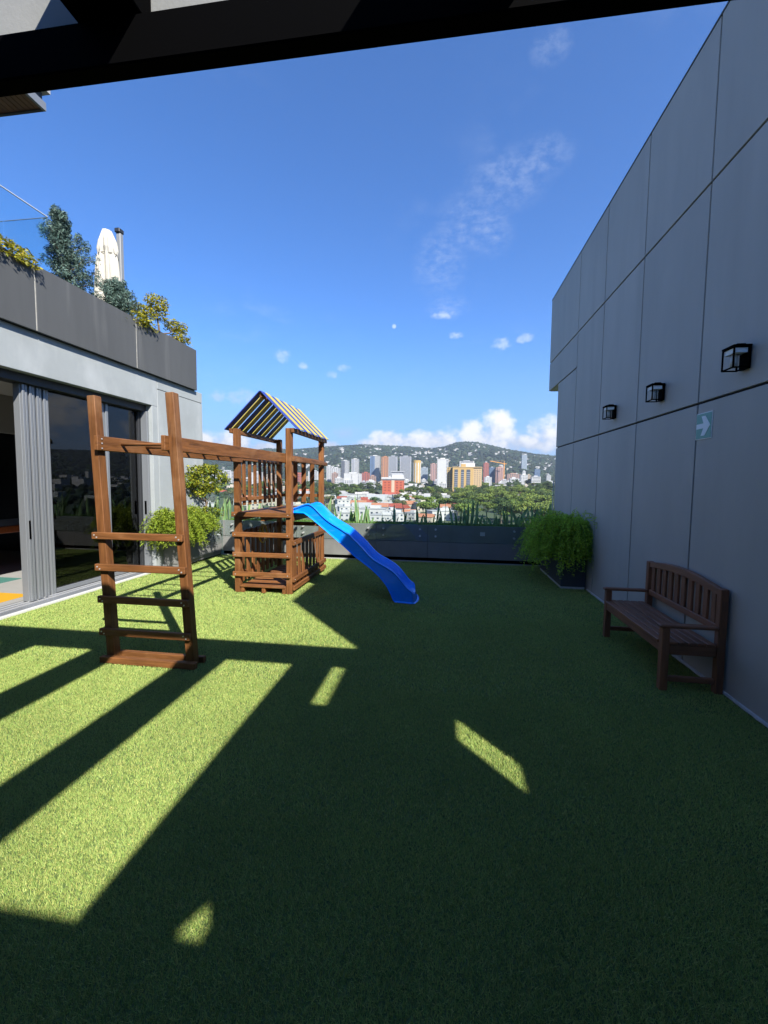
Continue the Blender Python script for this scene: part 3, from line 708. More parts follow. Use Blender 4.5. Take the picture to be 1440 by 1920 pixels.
# ------------------------------------------------------------------ plants
def leafmat(name, c, trans=.25): return mat(name, c, .55, attr='tint', trans=trans, spec=.25)
def leaf_cloud(P, Nn, size, asp=.5, tint=(.7, 1.25), jitter=.9, hue=None, r=rng):
    """one rhombic leaf (2 triangles as a quad) at each point, roughly facing Nn"""
    n = len(P); size = np.broadcast_to(size, (n,))
    d = Nn + r.normal(0, jitter, (n, 3)); d /= np.linalg.norm(d, axis=1)[:, None]+1e-9
    t = np.cross(d, r.normal(0, 1, (n, 3))); t /= np.linalg.norm(t, axis=1)[:, None]+1e-9; b = np.cross(d, t)
    L = size[:, None]; W = L*asp
    V = np.stack([P-t*L*.5, P+b*W*.5+d*L*.06, P+t*L*.5, P-b*W*.5+d*L*.06], 1).reshape(-1, 3)
    c = r.uniform(tint[0], tint[1], n)[:, None]*np.ones((1, 3))
    if hue is not None: k = r.uniform(0, 1, n)[:, None]; c = c*((1-k)*np.array(hue[0])+k*np.array(hue[1]))
    return V, np.repeat(c, 4, 0)
def fern(name, label, c, stems, length, mt_, droop=1., rad=.1, group=None, bias=(0, 0), seed=1, rise=1.05):
    """asparagus fern: arching feathery plumes"""
    r = np.random.default_rng(seed); root = empty(name, c, label=label, cat='fern', group=group)
    VV = []; CC = []; st = MB()
    for i in range(stems):
        a = r.uniform(0, 2*math.pi); up = r.uniform(.15, 1.)**.8; L = length*r.uniform(.55, 1.1)
        d = np.array([math.cos(a)*(1.1-up*.7)+bias[0], math.sin(a)*(1.1-up*.7)+bias[1], up*rise])
        p = np.array([math.cos(a), math.sin(a), 0])*rad*r.uniform(0, 1)
        ns = 26; pts = []; g = r.uniform(.75, 1.6)*droop
        for s in range(ns):
            pts.append(p.copy()); v = d+np.array([0, 0, -1])*g*(s/ns)**1.3*2.2; v /= np.linalg.norm(v); p = p+v*L/ns
        pts = np.array(pts)
        k = 4; q = np.repeat(pts[2:], k, 0); q = q + r.normal(0, .016, q.shape)
        dirv = np.repeat(np.gradient(pts, axis=0)[2:], k, 0)
        V, C = leaf_cloud(q, np.array([0, 0, 1.])+0*q, r.uniform(.034, .064, len(q)), .30, (.6, 1.3), .8, ((.85, .95, .8), (1.25, 1.1, .9)), r)
        VV.append(V); CC.append(C)
        if i % 3 == 0: st.tube([tuple(x+np.array(c)) for x in pts[::6]], .0025, 4, False)
    V = np.concatenate(VV); F = np.arange(len(V)).reshape(-1, 4)
    link('foliage', raw_mesh('foliage', V, F, mt_, np.concatenate(CC)), root)
    st.build('stems', mat('fern_stem', (.08, .12, .03), .7), root)
    return root
MF_d = leafmat('fern_leaf', (.40, .58, .08), .45); MF_l = leafmat('fern_leaf_bright', (.22, .30, .035), .3)
fern('asparagus_fern', 'bushy dark green fern spilling over the planter by the grey wall, nearer one', (2.08, 7.5, .78), 620, .92, MF_d, 1.75, .20, None, (-.03, -.14), 3, 1.85)
fern('asparagus_fern', 'bushy dark green fern in the corner behind, left of the other wall fern', (2.06, 8.3, .74), 420, .70, MF_d, 1.7, .20, None, (-.12, -.05), 4, 1.7)
fern('asparagus_fern', 'bright yellow green fern hanging over the left planter beside the lounge wall', (-5.08, 7.5, .84), 360, .76, MF_l, 1.6, .14, None, (.12, -.16), 5, 1.4)
fern('asparagus_fern', 'smaller bright green fern hanging from the left planter behind the ladder', (-5.06, 8.15, .82), 130, .55, MF_l, 1.1, .10, None, (.3, 0), 6)

def pad_tree(name, label, cat, base, pads, trunk, mt_, leaf, n_per, hue, seed, tint=(.6, 1.3), needles=False, barkc=(.16, .11, .07)):
    r = np.random.default_rng(seed); root = empty(name, base, label=label, cat=cat); b = np.array(base)
    VV = []; CC = []
    for (cx, cy, cz, rx, ry, rz, dens) in pads:
        n = int(n_per*dens); u = r.normal(0, 1, (n, 3)); u /= np.linalg.norm(u, axis=1)[:, None]
        rad = r.uniform(.35, 1.05, n)**.6
        lump = 1+.22*np.sin(u[:, 0]*5+cx*9)*np.cos(u[:, 1]*4.3+cy*7)+.15*np.sin(u[:, 2]*7+cz*5)
        P = np.array([cx, cy, cz])-b+u*np.array([rx, ry, rz])*(rad*lump)[:, None]
        V, C = leaf_cloud(P, u*.8+np.array([0, 0, .5]), r.uniform(.6, 1.3, n)*leaf, .22 if needles else .55, tint, .7, hue, r); VV.append(V); CC.append(C)
    V = np.concatenate(VV); link('crown', raw_mesh('crown', V, np.arange(len(V)).reshape(-1, 4), mt_, np.concatenate(CC)), root)
    mb = MB()
    for (pts, r0, r1) in trunk: mb.tube(pts, [r0+(r1-r0)*i/(len(pts)-1) for i in range(len(pts))], 7)
    mb.build('trunk', mat('bark', barkc, .9, .4, 12), root)
    return root
MJ = leafmat('juniper_needle', (.095, .15, .13), .1); MG = leafmat('golden_leaf', (.26, .26, .028), .3); MGo = leafmat('topiary_leaf', (.26, .24, .02), .3)
def juniper(name, label, base, h, w, seed, lean):
    r = np.random.default_rng(seed); pads = []; tr = []
    tr.append(([(base[0], base[1], base[2]-.08), (base[0], base[1]+lean*.5, base[2]+h*.5), (base[0], base[1]+lean, base[2]+h*.92)], .03, .006))
    nb = 58
    for i in range(nb):
        t = (i/(nb-1))**.85; a = i*2.4+r.uniform(-.5, .5); rr = (w*(1-t)**.7+.03)*r.uniform(.35, 1.12)
        z = base[2]+h*(.03+.80*t); o = (base[0], base[1]+lean*t, z); e = (base[0]+math.cos(a)*rr*.8, base[1]+math.sin(a)*rr+lean*t, z+.10+rr*.35)
        tr.append(([o, e], .007, .003))
        for q in (.45, .75, 1.0):
            s_ = .055+.02*(1-t)
            pads.append((o[0]+(e[0]-o[0])*q+r.normal(0, .02), o[1]+(e[1]-o[1])*q+r.normal(0, .02), o[2]+(e[2]-o[2])*q+r.normal(0, .015), s_, s_, s_*1.15, .30*r.uniform(.6, 1.3)))
    pad_tree(name, label, 'conifer', base, pads, tr, MJ, .05, 330, ((.55, .65, .6), (1.6, 1.5, 1.45)), seed, (.45, 1.4), True)
juniper('juniper_tree', 'tall blue green juniper growing on the upper parapet', (-5.62, 5.93, 4.40), 1.25, .50, 11, -.18)
juniper('juniper_tree', 'small blue green juniper on the parapet in front of the closed parasol', (-5.62, 6.80, 4.39), .66, .38, 12, .02)
tb = (-5.62, 7.85, 4.39)
tp = [(-5.6, 7.42, 4.80, .18, .24, .13, 1.2), (-5.6, 7.85, 5.10, .2, .28, .16, 1.5), (-5.6, 8.42, 4.86, .2, .26, .14, 1.3), (-5.55, 8.5, 4.64, .18, .24, .10, .9), (-5.6, 7.9, 4.88, .15, .2, .08, .35)]
ttr = [([(tb[0], tb[1], 4.32), (tb[0]+.02, tb[1]+.05, 4.6), (tb[0], tb[1]-.02, 5.05)], .03, .012), ([(tb[0]+.01, tb[1]+.03, 4.5), (-5.6, 7.6, 4.62), (-5.6, 7.42, 4.78)], .018, .01), ([(tb[0]+.01, tb[1]+.04, 4.55), (-5.6, 8.2, 4.66), (-5.6, 8.42, 4.84)], .018, .01), ([(-5.6, 8.15, 4.6), (-5.55, 8.5, 4.62)], .012, .008)]
pad_tree('topiary_tree', 'golden yellow cloud pruned shrub with rounded pads at the parapet end', 'shrub', tb, tp, ttr, MGo, .045, 620, ((.7, .85, .9), (1.35, 1.2, .9)), 21)
gb = (-5.30, 8.85, .76)
gp = [(-5.3, 8.5, 1.88, .2, .26, .13, 1.0), (-5.28, 9.0, 1.93, .24, .3, .13, 1.2), (-5.2, 9.4, 1.74, .2, .27, .13, .9), (-5.32, 8.22, 1.66, .22, .26, .15, 1.0), (-5.3, 8.75, 1.64, .3, .45, .17, 1.8), (-5.28, 9.1, 1.48, .25, .32, .1, .8), (-5.3, 8.6, 1.42, .2, .3, .08, .5), (-5.2, 8.8, .97, .26, .38, .15, 1.6), (-5.25, 8.35, 1.02, .2, .2, .14, .6)]
gtr = [([(gb[0], gb[1], .74), (gb[0]+.03, gb[1]+.05, 1.15), (gb[0], gb[1]-.04, 1.65)], .03, .012), ([(gb[0]+.03, gb[1]+.04, 1.1), (-5.28, 9.1, 1.4), (-5.25, 9.2, 1.7)], .016, .008), ([(gb[0]+.03, gb[1]+.04, 1.2), (-5.3, 8.5, 1.4), (-5.3, 8.35, 1.58)], .016, .008)]
pad_tree('golden_shrub', 'small tree with yellow green leaves in the left planter behind the ladder', 'shrub', gb, gp, gtr, MG, .06, 560, ((.25, .5, .8), (1.25, 1.2, .6)), 22, (.5, 1.3))
def trailing():
    r = np.random.default_rng(31); c = (-5.3, 4.2, 4.44); root = empty('trailing_plant', c, label='yellow green trailing plant draped over the upper parapet edge at the left', cat='plant')
    n = 2600; y = r.uniform(-1.2, .82, n); x = r.normal(0, .06, n); z = .10-.12*np.abs(r.normal(0, 1, n))+np.where(x > .02, -.06, .03); z = np.maximum(z, -.10)
    V, C = leaf_cloud(np.stack([x, y, z+.03], -1), np.array([.4, 0, 1.])+np.zeros((n, 3)), r.uniform(.04, .075, n), .4, (.6, 1.3), .6, ((.8, .9, .8), (1.4, 1.15, .8)), r)
    link('foliage', raw_mesh('foliage', V, np.arange(len(V)).reshape(-1, 4), MG, C), root)
    r2 = empty('trailing_plant', (-5.32, 7.02, 4.42), label='pale green drooping sprig on the parapet between juniper and golden shrub', cat='plant')
    n = 420; P = np.stack([r.normal(.03, .07, n), r.normal(0, .14, n), r.normal(.02, .06, n)], -1)
    V, C = leaf_cloud(P, np.array([.4, 0, 1.])+np.zeros((n, 3)), r.uniform(.05, .09, n), .35, (.6, 1.3), .6, ((.8, .9, .8), (1.3, 1.15, .9)), r)
    link('foliage', raw_mesh('foliage', V, np.arange(len(V)).reshape(-1, 4), MG, C), r2)
trailing()
def parasol():
    b = (-6.45, 7.74, 4.2); r = empty('parasol', b, label='closed cream parasol tied to a grey mast on the upper terrace', cat='parasol')
    n = 48; mb = MB(); Z = [4.6, 4.8, 5.0, 5.2, 5.45, 5.7, 5.88, 5.97, 6.05, 6.2, 6.32, 6.40]; Rr = [.235, .225, .21, .20, .185, .17, .155, .14, .155, .135, .105, .075]
    for zi, z in enumerate(Z):
        for k in range(n):
            a = 2*math.pi*k/n; q = Rr[zi]*(1+.17*math.cos(8*a+.25*zi)*(1 if zi < 10 else .3)+.06*math.sin(3*a+zi*.6)); mb.v.append((b[0]+math.cos(a)*q, b[1]-.10+math.sin(a)*q, z+.025*math.sin(8*a)*(zi == 0)))
    for i in range(len(Z)-1):
        for k in range(n): mb.f.append((i*n+k, i*n+(k+1) % n, (i+1)*n+(k+1) % n, (i+1)*n+k))
    mb.f.append(tuple(range(n))); mb.f.append(tuple((len(Z)-1)*n+k for k in range(n))); mb.mi = [0]*len(mb.f)
    mb.build('canopy', M_cream, r)
    MB().tube([(b[0]+.1, b[1]-.1+.155*math.sin(t), 5.96+.02*math.cos(t)) if False else (b[0]+.15*math.cos(t), b[1]-.10+.15*math.sin(t), 5.97+.03*math.sin(t)) for t in np.linspace(0, 2*math.pi, 19)], .007, 5, False).build('strap', M_dark, r)
    MB().box(b[0]+.03, b[0]+.12, b[1]+.09, b[1]+.18, 4.2, 6.47).build('mast', M_greypole, r, .01)
    MB().box(b[0]+.02, b[0]+.13, b[1]+.06, b[1]+.19, 6.471, 6.55).build('mast_cap', M_dark, r, .01)
parasol()

# snake plants standing in the back planter
def snake_leaf(h, w, tw, seed):
    r = random.Random(seed); n = 7; V = []; F = []; C = []
    bend = r.uniform(-.12, .12)*h; bend2 = r.uniform(-.08, .08)*h
    for i in range(n):
        t = i/(n-1); ww = w*(.55+1.5*t*(1-t)+.15*(1-t))*(1 if t < .75 else max(0.03, (1-t)/.25)**.7); a = tw*t
        cx, cy = bend*t*t, bend2*t*t; ca, sa = math.cos(a), math.sin(a)
        for (u, d) in ((-.5, 0), (-.36, .05), (0, .16), (.36, .05), (.5, 0)):
            V.append((cx+ca*u*ww-sa*d*ww, cy+sa*u*ww+ca*d*ww, t*h)); e = abs(u) > .4
            k = 1+.25*math.sin(t*26+seed); C.append((2.2, 1.7, 1.3) if e else (.7*k, .9*k, .9*k))
    for i in range(n-1):
        for j in range(4): F.append((i*5+j, i*5+j+1, i*5+5+j+1, i*5+5+j))
    return raw_mesh('leaf', V, F, MATS_SN, C, True)
MATS_SN = leafmat('snake_leaf', (.27, .34, .15), .2)
SN = [snake_leaf(h, w, tw, i) for i, (h, w, tw) in enumerate([(.45, .05, .6), (.62, .055, -.7), (.75, .06, .5), (.35, .05, -.4), (.55, .045, 1.0), (.68, .065, -.2)])]
SNH = [.45, .62, .75, .35, .55, .68]
def snake_plants():
    L = [(398, 925), (411, 915), (431, 922), (462, 930), (486, 936), (505, 932), (528, 938), (566, 938), (617, 932), (634, 940), (655, 950), (675, 918), (693, 946), (717, 958), (737, 945), (761, 944), (783, 950), (799, 952), (819, 934), (834, 932), (850, 948), (869, 945), (884, 934), (896, 936), (914, 950), (930, 944), (944, 942), (960, 943), (974, 948), (990, 950), (1003, 946), (1016, 936), (1030, 940)]
    ords = ['first', 'second', 'third', 'fourth', 'fifth', 'sixth', 'seventh', 'eighth', 'ninth', 'tenth', 'eleventh', 'twelfth', 'thirteenth', 'fourteenth', 'fifteenth', 'sixteenth', 'seventeenth']
    n = len(L)
    for i, (px, py) in enumerate(L):
        top = at(px, py, 9.36); yy = 9.36+random.uniform(-.12, .16); x = top.x; h = top.z-.74
        x = min(x, 2.2)
        side = 'left wall' if i < 16 else 'right wall'; o = ords[i] if i < 16 else ords[n-1-i]
        lab = 'upright snake plant in the back planter, %s counted from the %s' % (o, side)
        r = empty('snake_plant', (x, yy, .74), label=lab, cat='snake plant', group='snake plants in the back planter')
        for k in range(random.choice([3, 4, 5, 5])):
            q = random.randrange(6); hh = h if k == 0 else h*random.uniform(.35, .85)
            lf = link('leaf', SN[q], r); s = hh/SNH[q]; wv = random.uniform(.9, 1.4)
            lf.location = (0 if k == 0 else random.uniform(-.11, .11), random.uniform(-.05, .05), 0); lf.scale = (wv, wv, s)
            lf.rotation_euler = (random.uniform(-.10, .10), random.uniform(-.16, .16), random.uniform(0, 6.28))
snake_plants()
def ground_cover():
    n = 15000; x = rng.uniform(-4.98, 2.25, n); y = rng.uniform(9.16, 9.66, n); h = rng.uniform(.02, .085, n); w = .008; a = rng.uniform(0, 6.28, n)
    b0 = np.stack([x-np.cos(a)*w, y-np.sin(a)*w, np.full(n, .75)], -1); b1 = np.stack([x+np.cos(a)*w, y+np.sin(a)*w, np.full(n, .75)], -1)
    tp = np.stack([x+rng.normal(0, .035, n), y+rng.normal(0, .035, n), .75+h], -1)
    V = np.stack([b0, b1, tp], 1).reshape(-1, 3); C = np.repeat(rng.uniform(.5, 1.4, n)[:, None]*np.array([[1, 1, 1.]]), 3, 0)
    tag(link('ground_cover', raw_mesh('ground_cover', V, np.arange(3*n).reshape(-1, 3), leafmat('cover_leaf', (.15, .26, .05)), C)), 'low grassy ground cover filling the back planter', 'ground cover', kind='stuff')
ground_cover()

# ------------------------------------------------------------------ the city
WINM = mat('city_glass', (.06, .075, .095), .2, spec=.6)
OCC = []
def free(x, y, rad):
    for (a, b, c) in OCC:
        if (a-x)**2+(b-y)**2 < (c+rad)**2: return False
    return True
def cm(name, c): return mat('city_'+name, c, .8, .12, .15)
CW = cm('white', (.46, .46, .45)); CG = cm('grey', (.33, .34, .36)); CDG = cm('dark_grey', (.10, .105, .12)); COR = cm('orange', (.42, .19, .085)); CRD = cm('red', (.32, .10, .07)); CYE = cm('yellow', (.42, .28, .09)); CPK = cm('pink', (.38, .23, .19)); CBE = cm('beige', (.36, .29, .21)); CBR = cm('brown', (.30, .20, .16)); CBL = cm('blue', (.10, .16, .26)); CPB = cm('pale_blue', (.32, .38, .43))
def city_frame(px0, px1, ptop, D):
    c = (px0+px1)/2; p0, p1 = at(px0, ptop, D), at(px1, ptop, D); w = abs(p1.x-p0.x); x = (p0.x+p1.x)/2
    zb = float(terrain(x, D)); return x, w, zb, p0.z-zb
def tower(label, px0, px1, ptop, D, wall, style, depth=None, name='apartment_tower', floors=3.1, acc=None, rz=0., cat='building', crown=True, cols=5):
    x, w, zb, h = city_frame(px0, px1, ptop, D); d = depth or w*.8; y = D+d/2
    w2 = w/(math.cos(rz)+d/w*abs(math.sin(rz))) if rz else w
    d = d*w2/w; w = w2
    r = empty(name, (x, y, zb), rz, label, cat, None); OCC.append((x, y, max(w, d)*.75))
    hx, hy = w/2, d/2; n = max(2, int(h/floors)); fh = h/n
    if style == 'bands':
        MB().box(-hx*.97, hx*.97, -hy*.97, hy*.97, -6, h-.5).mesh('x', WINM); link('glazing', MB().box(-hx*.965, hx*.965, -hy*.965, hy*.965, -6, h-.5).mesh('glazing', WINM), r)
        mb = MB()
        for i in range(n): mb.box(-hx, hx, -hy, hy, i*fh-.1, i*fh+fh*.55)
        o = link('floor_bands', mb.mesh('floor_bands', wall), r); o['kind'] = 'stuff'
        for sx in (-1, 1): link('corner_pier', MB().box(sx*hx*1.01-(.06*w if sx > 0 else 0), sx*hx*1.01+(0 if sx > 0 else .06*w), -hy*1.012, -hy*.8, -6, h+.3).mesh('corner_pier', acc or wall), r)
    elif style in ('punched', 'plain'):
        link('wall', MB().box(-hx, hx, -hy, hy, -6, h).mesh('wall', wall), r)
        if style == 'punched':
            mb = MB(); ww = w/cols
            for i in range(n):
                for k in range(cols):
                    a = -hx+ww*(k+.22); mb.box(a, a+ww*.56, -hy-.12, -hy+.1, i*fh+fh*.32, i*fh+fh*.78)
                for k in range(cols):
                    a = -hy+d/cols*(k+.22); mb.box(hx-.1, hx+.12, a, a+d/cols*.56, i*fh+fh*.32, i*fh+fh*.78)
            o = link('windows', mb.mesh('windows', WINM), r); o['kind'] = 'stuff'
    elif style == 'split':     # dark glazed half and a light slatted half
        link('wall', MB().box(-hx, 0, -hy, hy, -6, h).mesh('wall', acc), r)
        link('glazing', MB().box(0, hx*.96, -hy*.95, hy*.95, -6, h-1).mesh('glazing', WINM), r)
        mb = MB()
        for i in range(n): mb.box(0.02, hx, -hy, hy, i*fh-.1, i*fh+fh*.58)
        o = link('floor_bands', mb.mesh('floor_bands', wall), r); o['kind'] = 'stuff'
        mb = MB()
        for i in range(n): mb.box(-hx*.75, -hx*.25, -hy-.1, -hy+.1, i*fh+fh*.35, i*fh+fh*.7)
        o = link('windows', mb.mesh('windows', WINM), r); o['kind'] = 'stuff'
    elif style == 'round':
        ns = 20; mb = MB()
        link('drum', MB().tube([(0, 0, -6), (0, 0, h)], hx, ns).mesh('drum', wall), r)
        for k in range(ns):
            if k % 2 == 0:
                a = 2*math.pi*(k+.5)/ns; ca, sa = math.cos(a), math.sin(a); c = Vector((ca*hx*.985, sa*hx*.985, h*.48))
                mb.beam(c-Vector((0, 0, h*.46)), c+Vector((0, 0, h*.42)), w*.11, .8, (ca, sa, 0))
        o = link('window_strips', mb.mesh('window_strips', acc or WINM), r); o['kind'] = 'stuff'
    if crown:
        link('roof_block', MB().box(-hx*.45, hx*.4, -hy*.4, hy*.5, h+.01, h+fh*1.1).mesh('roof_block', wall if style != 'bands' else CG), r)
        link('parapet', MB().box(-hx*1.02, hx*1.02, -hy*1.02, hy*1.02, h, h+.9).mesh('parapet', wall), r)
    return r, x, y, zb, w, d, h
tower('slender white apartment tower with dark left side, leftmost of the skyline towers', 640, 653, 864, 1500, CW, 'split', acc=CDG, cat='tower')
tower('white and dark twin apartment tower beside the leftmost slender tower', 659, 671.5, 861, 1520, CW, 'split', acc=CG, cat='tower')
tower('dark blue high rise with bright white balcony bands', 694, 711.5, 855, 1450, CW, 'split', acc=CBL, cat='tower')
tower('orange high rise slab attached to a dark banded tower', 715.5, 728, 857, 1400, COR, 'punched', cat='tower', cols=3)
tower('dark grey banded tower joined to the orange slab', 728.6, 744.5, 856, 1400, CG, 'bands', cat='tower')
tower('broad dark grey banded office tower with a pale rooftop block', 750, 770.5, 856, 1480, CG, 'bands', cat='tower')
tower('round yellow and cream tower with vertical window strips', 773, 789, 863, 1300, CYE, 'round', acc=CW, cat='tower', crown=False)
tower('small pale blue glass block right of the round yellow tower', 790, 802, 877, 1550, CPB, 'bands')
tower('pink apartment block left of the tall white tower', 807.5, 818.5, 870, 1500, CPK, 'punched', cols=3)
tower('plain white tower with columns of small windows on both edges', 820, 841, 861, 1000, CW, 'plain', cat='tower')
def white_tower_windows():
    x, w, zb, h = city_frame(820, 841, 861, 1000); r = bpy.data.objects.get('apartment_tower')
    rs = [o for o in bpy.data.objects if o.type == 'EMPTY' and o.get('label', '').startswith('plain white tower')][0]
    n = int(h/3.3); me = MB().box(-.5, .5, -.12, .12, 0, 1.2).mesh('window', WINM); me2 = MB().box(-2.2, 2.2, -.12, .12, 0, 1.2).mesh('window', WINM); d = w*.8
    for i in range(n):
        for k, xx in ((0, -w/2+1.2), (1, w/2-2.6)):
            link('window', me2 if k else me, rs, (xx, -d/2, i*3.3+1.2))
white_tower_windows()
tower('stepped plain white apartment building in front of the slender towers', 645, 674, 888, 1000, CW, 'plain', crown=True)
def wins(startswith, rects, D):
    rs = [o for o in bpy.data.objects if o.type == 'EMPTY' and o.get('label', '').startswith(startswith)][0]
    for (x0, x1, z0, z1, y) in rects: link('window', MB().box(x0, x1, y-.12, y+.12, z0, z1).mesh('window', WINM), rs)
x, w, zb, h = city_frame(645, 674, 888, 1000)
wins('stepped plain white', [(-1.6, 1.0, i*3.2+1, i*3.2+2.2, -w*.4) for i in range(int(h/3.2))] + [(w/2-3.5, w/2-1., i*3.2+1, i*3.2+2.2, -w*.4) for i in range(int(h/3.2))], 1000)
tower('small red brick apartment block left of the orange office building', 678.5, 692, 887, 1100, CRD, 'punched', cols=3)
tower('lower brown and red block beside the small red apartment block', 692.6, 704, 893, 1110, CBR, 'punched', cols=3)
# orange office building with cream central stripe
def orange_office():
    x, w, zb, h = city_frame(717, 756, 898, 620); d = w*.6; y = 620+d/2; OCC.append((x, y, w*.8))
    r = empty('office_building', (x, y, zb), 0, 'orange red office building with cream central stripe and flat white roof', 'building')
    oc = mat('office_orange', (.40, .095, .045), .8, .1, .3); hx, hy = w/2, d/2
    link('wall', MB().box(-hx, hx, -hy, hy, -5, h).mesh('wall', oc), r)
    link('stripe', MB().box(-1.8, 2.6, -hy-.35, -hy-.01, -5, h-1).mesh('stripe', mat('office_cream', (.45, .35, .25), .8)), r)
    link('roof', MB().box(-hx-1.4, hx+1.2, -hy-1.6, hy+1, h+.01, h+2.6).mesh('roof', CW), r)
    link('roof_edge', MB().box(-hx-.4, hx+.4, -hy-.6, hy+.4, h-1.6, h-.01).mesh('roof_edge', CG), r)
    link('penthouse', MB().box(-1.5, hx*.98, -hy*.6, hy*.9, h+2.62, h+6.4).mesh('penthouse', CW), r)
    link('penthouse_glazing', MB().box(-2.6, hx*.9, -hy*.45, hy*.8, h+6.42, h+10.4).mesh('penthouse_glazing', CG), r)
    link('penthouse_roof', MB().box(-3.6, hx*1.0, -hy*.6, hy*.9, h+10.42, h+11.6).mesh('penthouse_roof', CG), r)
    ww = hx-3; me = MB().box(-1.25, 1.25, -.15, .15, 0, 1.3).mesh('window', mat('office_window', (.16, .035, .025), .4)); n = max(4, int(h/4))
    for i in range(n):
        for xx in (-hx*.72, -hx*.36, hx*.42, hx*.78): link('window', me, r, (xx, -hy-.02, 1.2+i*(h-4)/n+1))
orange_office()
def yellow_block():
    D = 700; x, w, zb, h = city_frame(849, 904, 875, D); d = w*.5; y = D+d/2; OCC.append((x, y, w*.75))
    r = empty('apartment_building', (x, y, zb), 0, 'wide yellow apartment building with three tall dark window bays', 'building')
    ye = mat('block_yellow', (.42, .28, .105), .8, .1, .2); hx, hy = w/2, d/2
    link('wall', MB().box(-hx, hx*.42, -hy, hy, -5, h).mesh('wall', ye), r)
    link('side_wall', MB().box(hx*.425, hx, -hy+1.2, hy, -5, h-1).mesh('side_wall', cm('cream', (.43, .31, .17))), r)
    link('stair_tower', MB().box(-hx*.42, -hx*.1, -hy*.6, hy*.5, h+.01, h+4.5).mesh('stair_tower', ye), r)
    link('roof_block', MB().box(-hx*.4, hx*.55, hy*.1, hy*1.2, h+.01, h+6.5).mesh('roof_block', CW), r)
    link('cornice', MB().box(-hx-.5, hx+.4, -hy-.5, hy+.4, h-1.2, h-.02).mesh('cornice', cm('cream', (.43, .31, .17))), r)
    for (a, b) in ((-.88, -.64), (-.42, -.22), (-.05, .21)):
        bay = link('window_bay', MB().box(hx*a, hx*b, -hy-.25, -hy+.2, 1, h-4.5).mesh('window_bay', WINM), r)
        n = int((h-5.5)/3.3)
        for i in range(n): link('bay_sill', MB().box(hx*a+.1, hx*b-.1, -hy-.6, -hy-.26, 1.5+i*3.3, 2.3+i*3.3).mesh('bay_sill', CG), bay)
    me = MB().box(-.6, .6, -.15, .15, 0, 1.2).mesh('window', WINM)
    for i in range(int((h-3)/3.3)):
        for xx in (.53, .70, .87): link('window', me, r, (hx*xx, -hy+1.15, 1.5+i*3.3))
    tower('narrow yellow wing with small windows left of the wide yellow building', 838.5, 848.3, 876, 715, CYE, 'punched', cols=2, crown=False)
yellow_block()
tower('dark red apartment tower right behind the yellow building', 907, 917, 869, 1300, CRD, 'punched', cols=3, cat='tower')
tower('white office block stepping up behind the yellow building roof', 862, 889, 865, 1350, CW, 'bands')
tower('dark blue grey glass block near the crane', 918, 928, 877, 1350, CBL, 'bands')
tower('pink and brown unfinished block under the orange crane', 930, 946, 877, 1330, CPK, 'punched', cols=4)
tower('long brown and white apartment block right of the crane', 951, 976, 889, 1250, CBR, 'punched', cols=6)
tower('small white tower on slope right of the brown block', 980, 986, 884, 1500, CW, 'punched', cols=2)
tower('tall pale blue white slab tower standing high on the hillside', 979, 988.5, 853.5, 2350, CPB, 'bands', cat='tower')
tower('dark blue block among trees toward the grey wall', 1003, 1013, 880, 1700, CBL, 'bands')
tower('beige low block left of the dark blue block', 988, 996, 891, 1350, CBE, 'punched', cols=3)
tower('white block with grey windows at the left beyond the tower posts', 612, 621, 874, 1300, CW, 'punched', cols=3)
tower('white and brown block left of the slender towers', 622, 636, 878, 1250, CW, 'punched', cols=4)
tower('red apartment block seen between the playset balusters', 547, 568, 889, 900, CRD, 'punched', cols=4)
tower('wide white block with window bands left of the playset tower', 410, 433, 884, 950, CW, 'bands')
tower('low white hospital like block with flat roof beside the orange office', 757, 792, 911, 700, CW, 'plain', depth=20)
tower('white warehouse block with grey roof below the orange office', 690, 722, 929, 470, CW, 'plain', depth=16, crown=False)
tower('white block with flat roof seen through the left balusters', 468, 490, 886, 1000, CW, 'punched', cols=4)
tower('beige block seen through the balusters of the tower', 500, 516, 890, 980, CBE, 'punched', cols=4)
tower('white slab block behind the right balusters', 578, 596, 884, 1100, CW, 'bands')
tower('brown block beside the left city edge', 622, 632, 888, 1000, CBR, 'punched', cols=3)
tower('white block with red roof block at the left trees', 628, 640, 897, 800, CW, 'punched', cols=4)
def crane():
    p = at(945.5, 868, 1310); zb = float(terrain(p.x, p.y)); a = at(919, 864.5, 1310); b = at(950, 870, 1310)
    r = empty('tower_crane', (p.x, p.y, zb), label='orange tower crane above the unfinished block', cat='crane'); oc = mat('crane_orange', (.75, .32, .05), .6)
    MB().box(p.x-.8, p.x+.8, p.y-.8, p.y+.8, zb, p.z).build('mast', oc, r); MB().beam(a, b, 1.2, 1.4).build('jib', oc, r)
    MB().beam((p.x, p.y, p.z), (p.x, p.y, p.z+6), .8, .8, (0, 1, 0)).build('head', oc, r)
    MB().beam((p.x, p.y, p.z+6), a, .3, .3).build('tie', oc, r)
crane()
for px, ptop in ((855, 826), (877, 822), (881, 826)):
    d = ray(px, 833); az = math.atan2(d.x, d.y); x, y = math.sin(az)*3380, math.cos(az)*3380; z = float(terrain(x, y)); tz = at(px, ptop, y).z
    o = MB().beam((x, y, z-5), (x, y, max(tz, z+25)), 1.6, 1.6, (0, 1, 0)).build('radio_mast', CG); tag(o, {855: 'thin radio mast on the hilltop, left of the pair', 877: 'tallest thin radio mast on the hilltop', 881: 'thin radio mast just right of the tallest one'}[px], 'mast', 'radio masts on the hilltop')

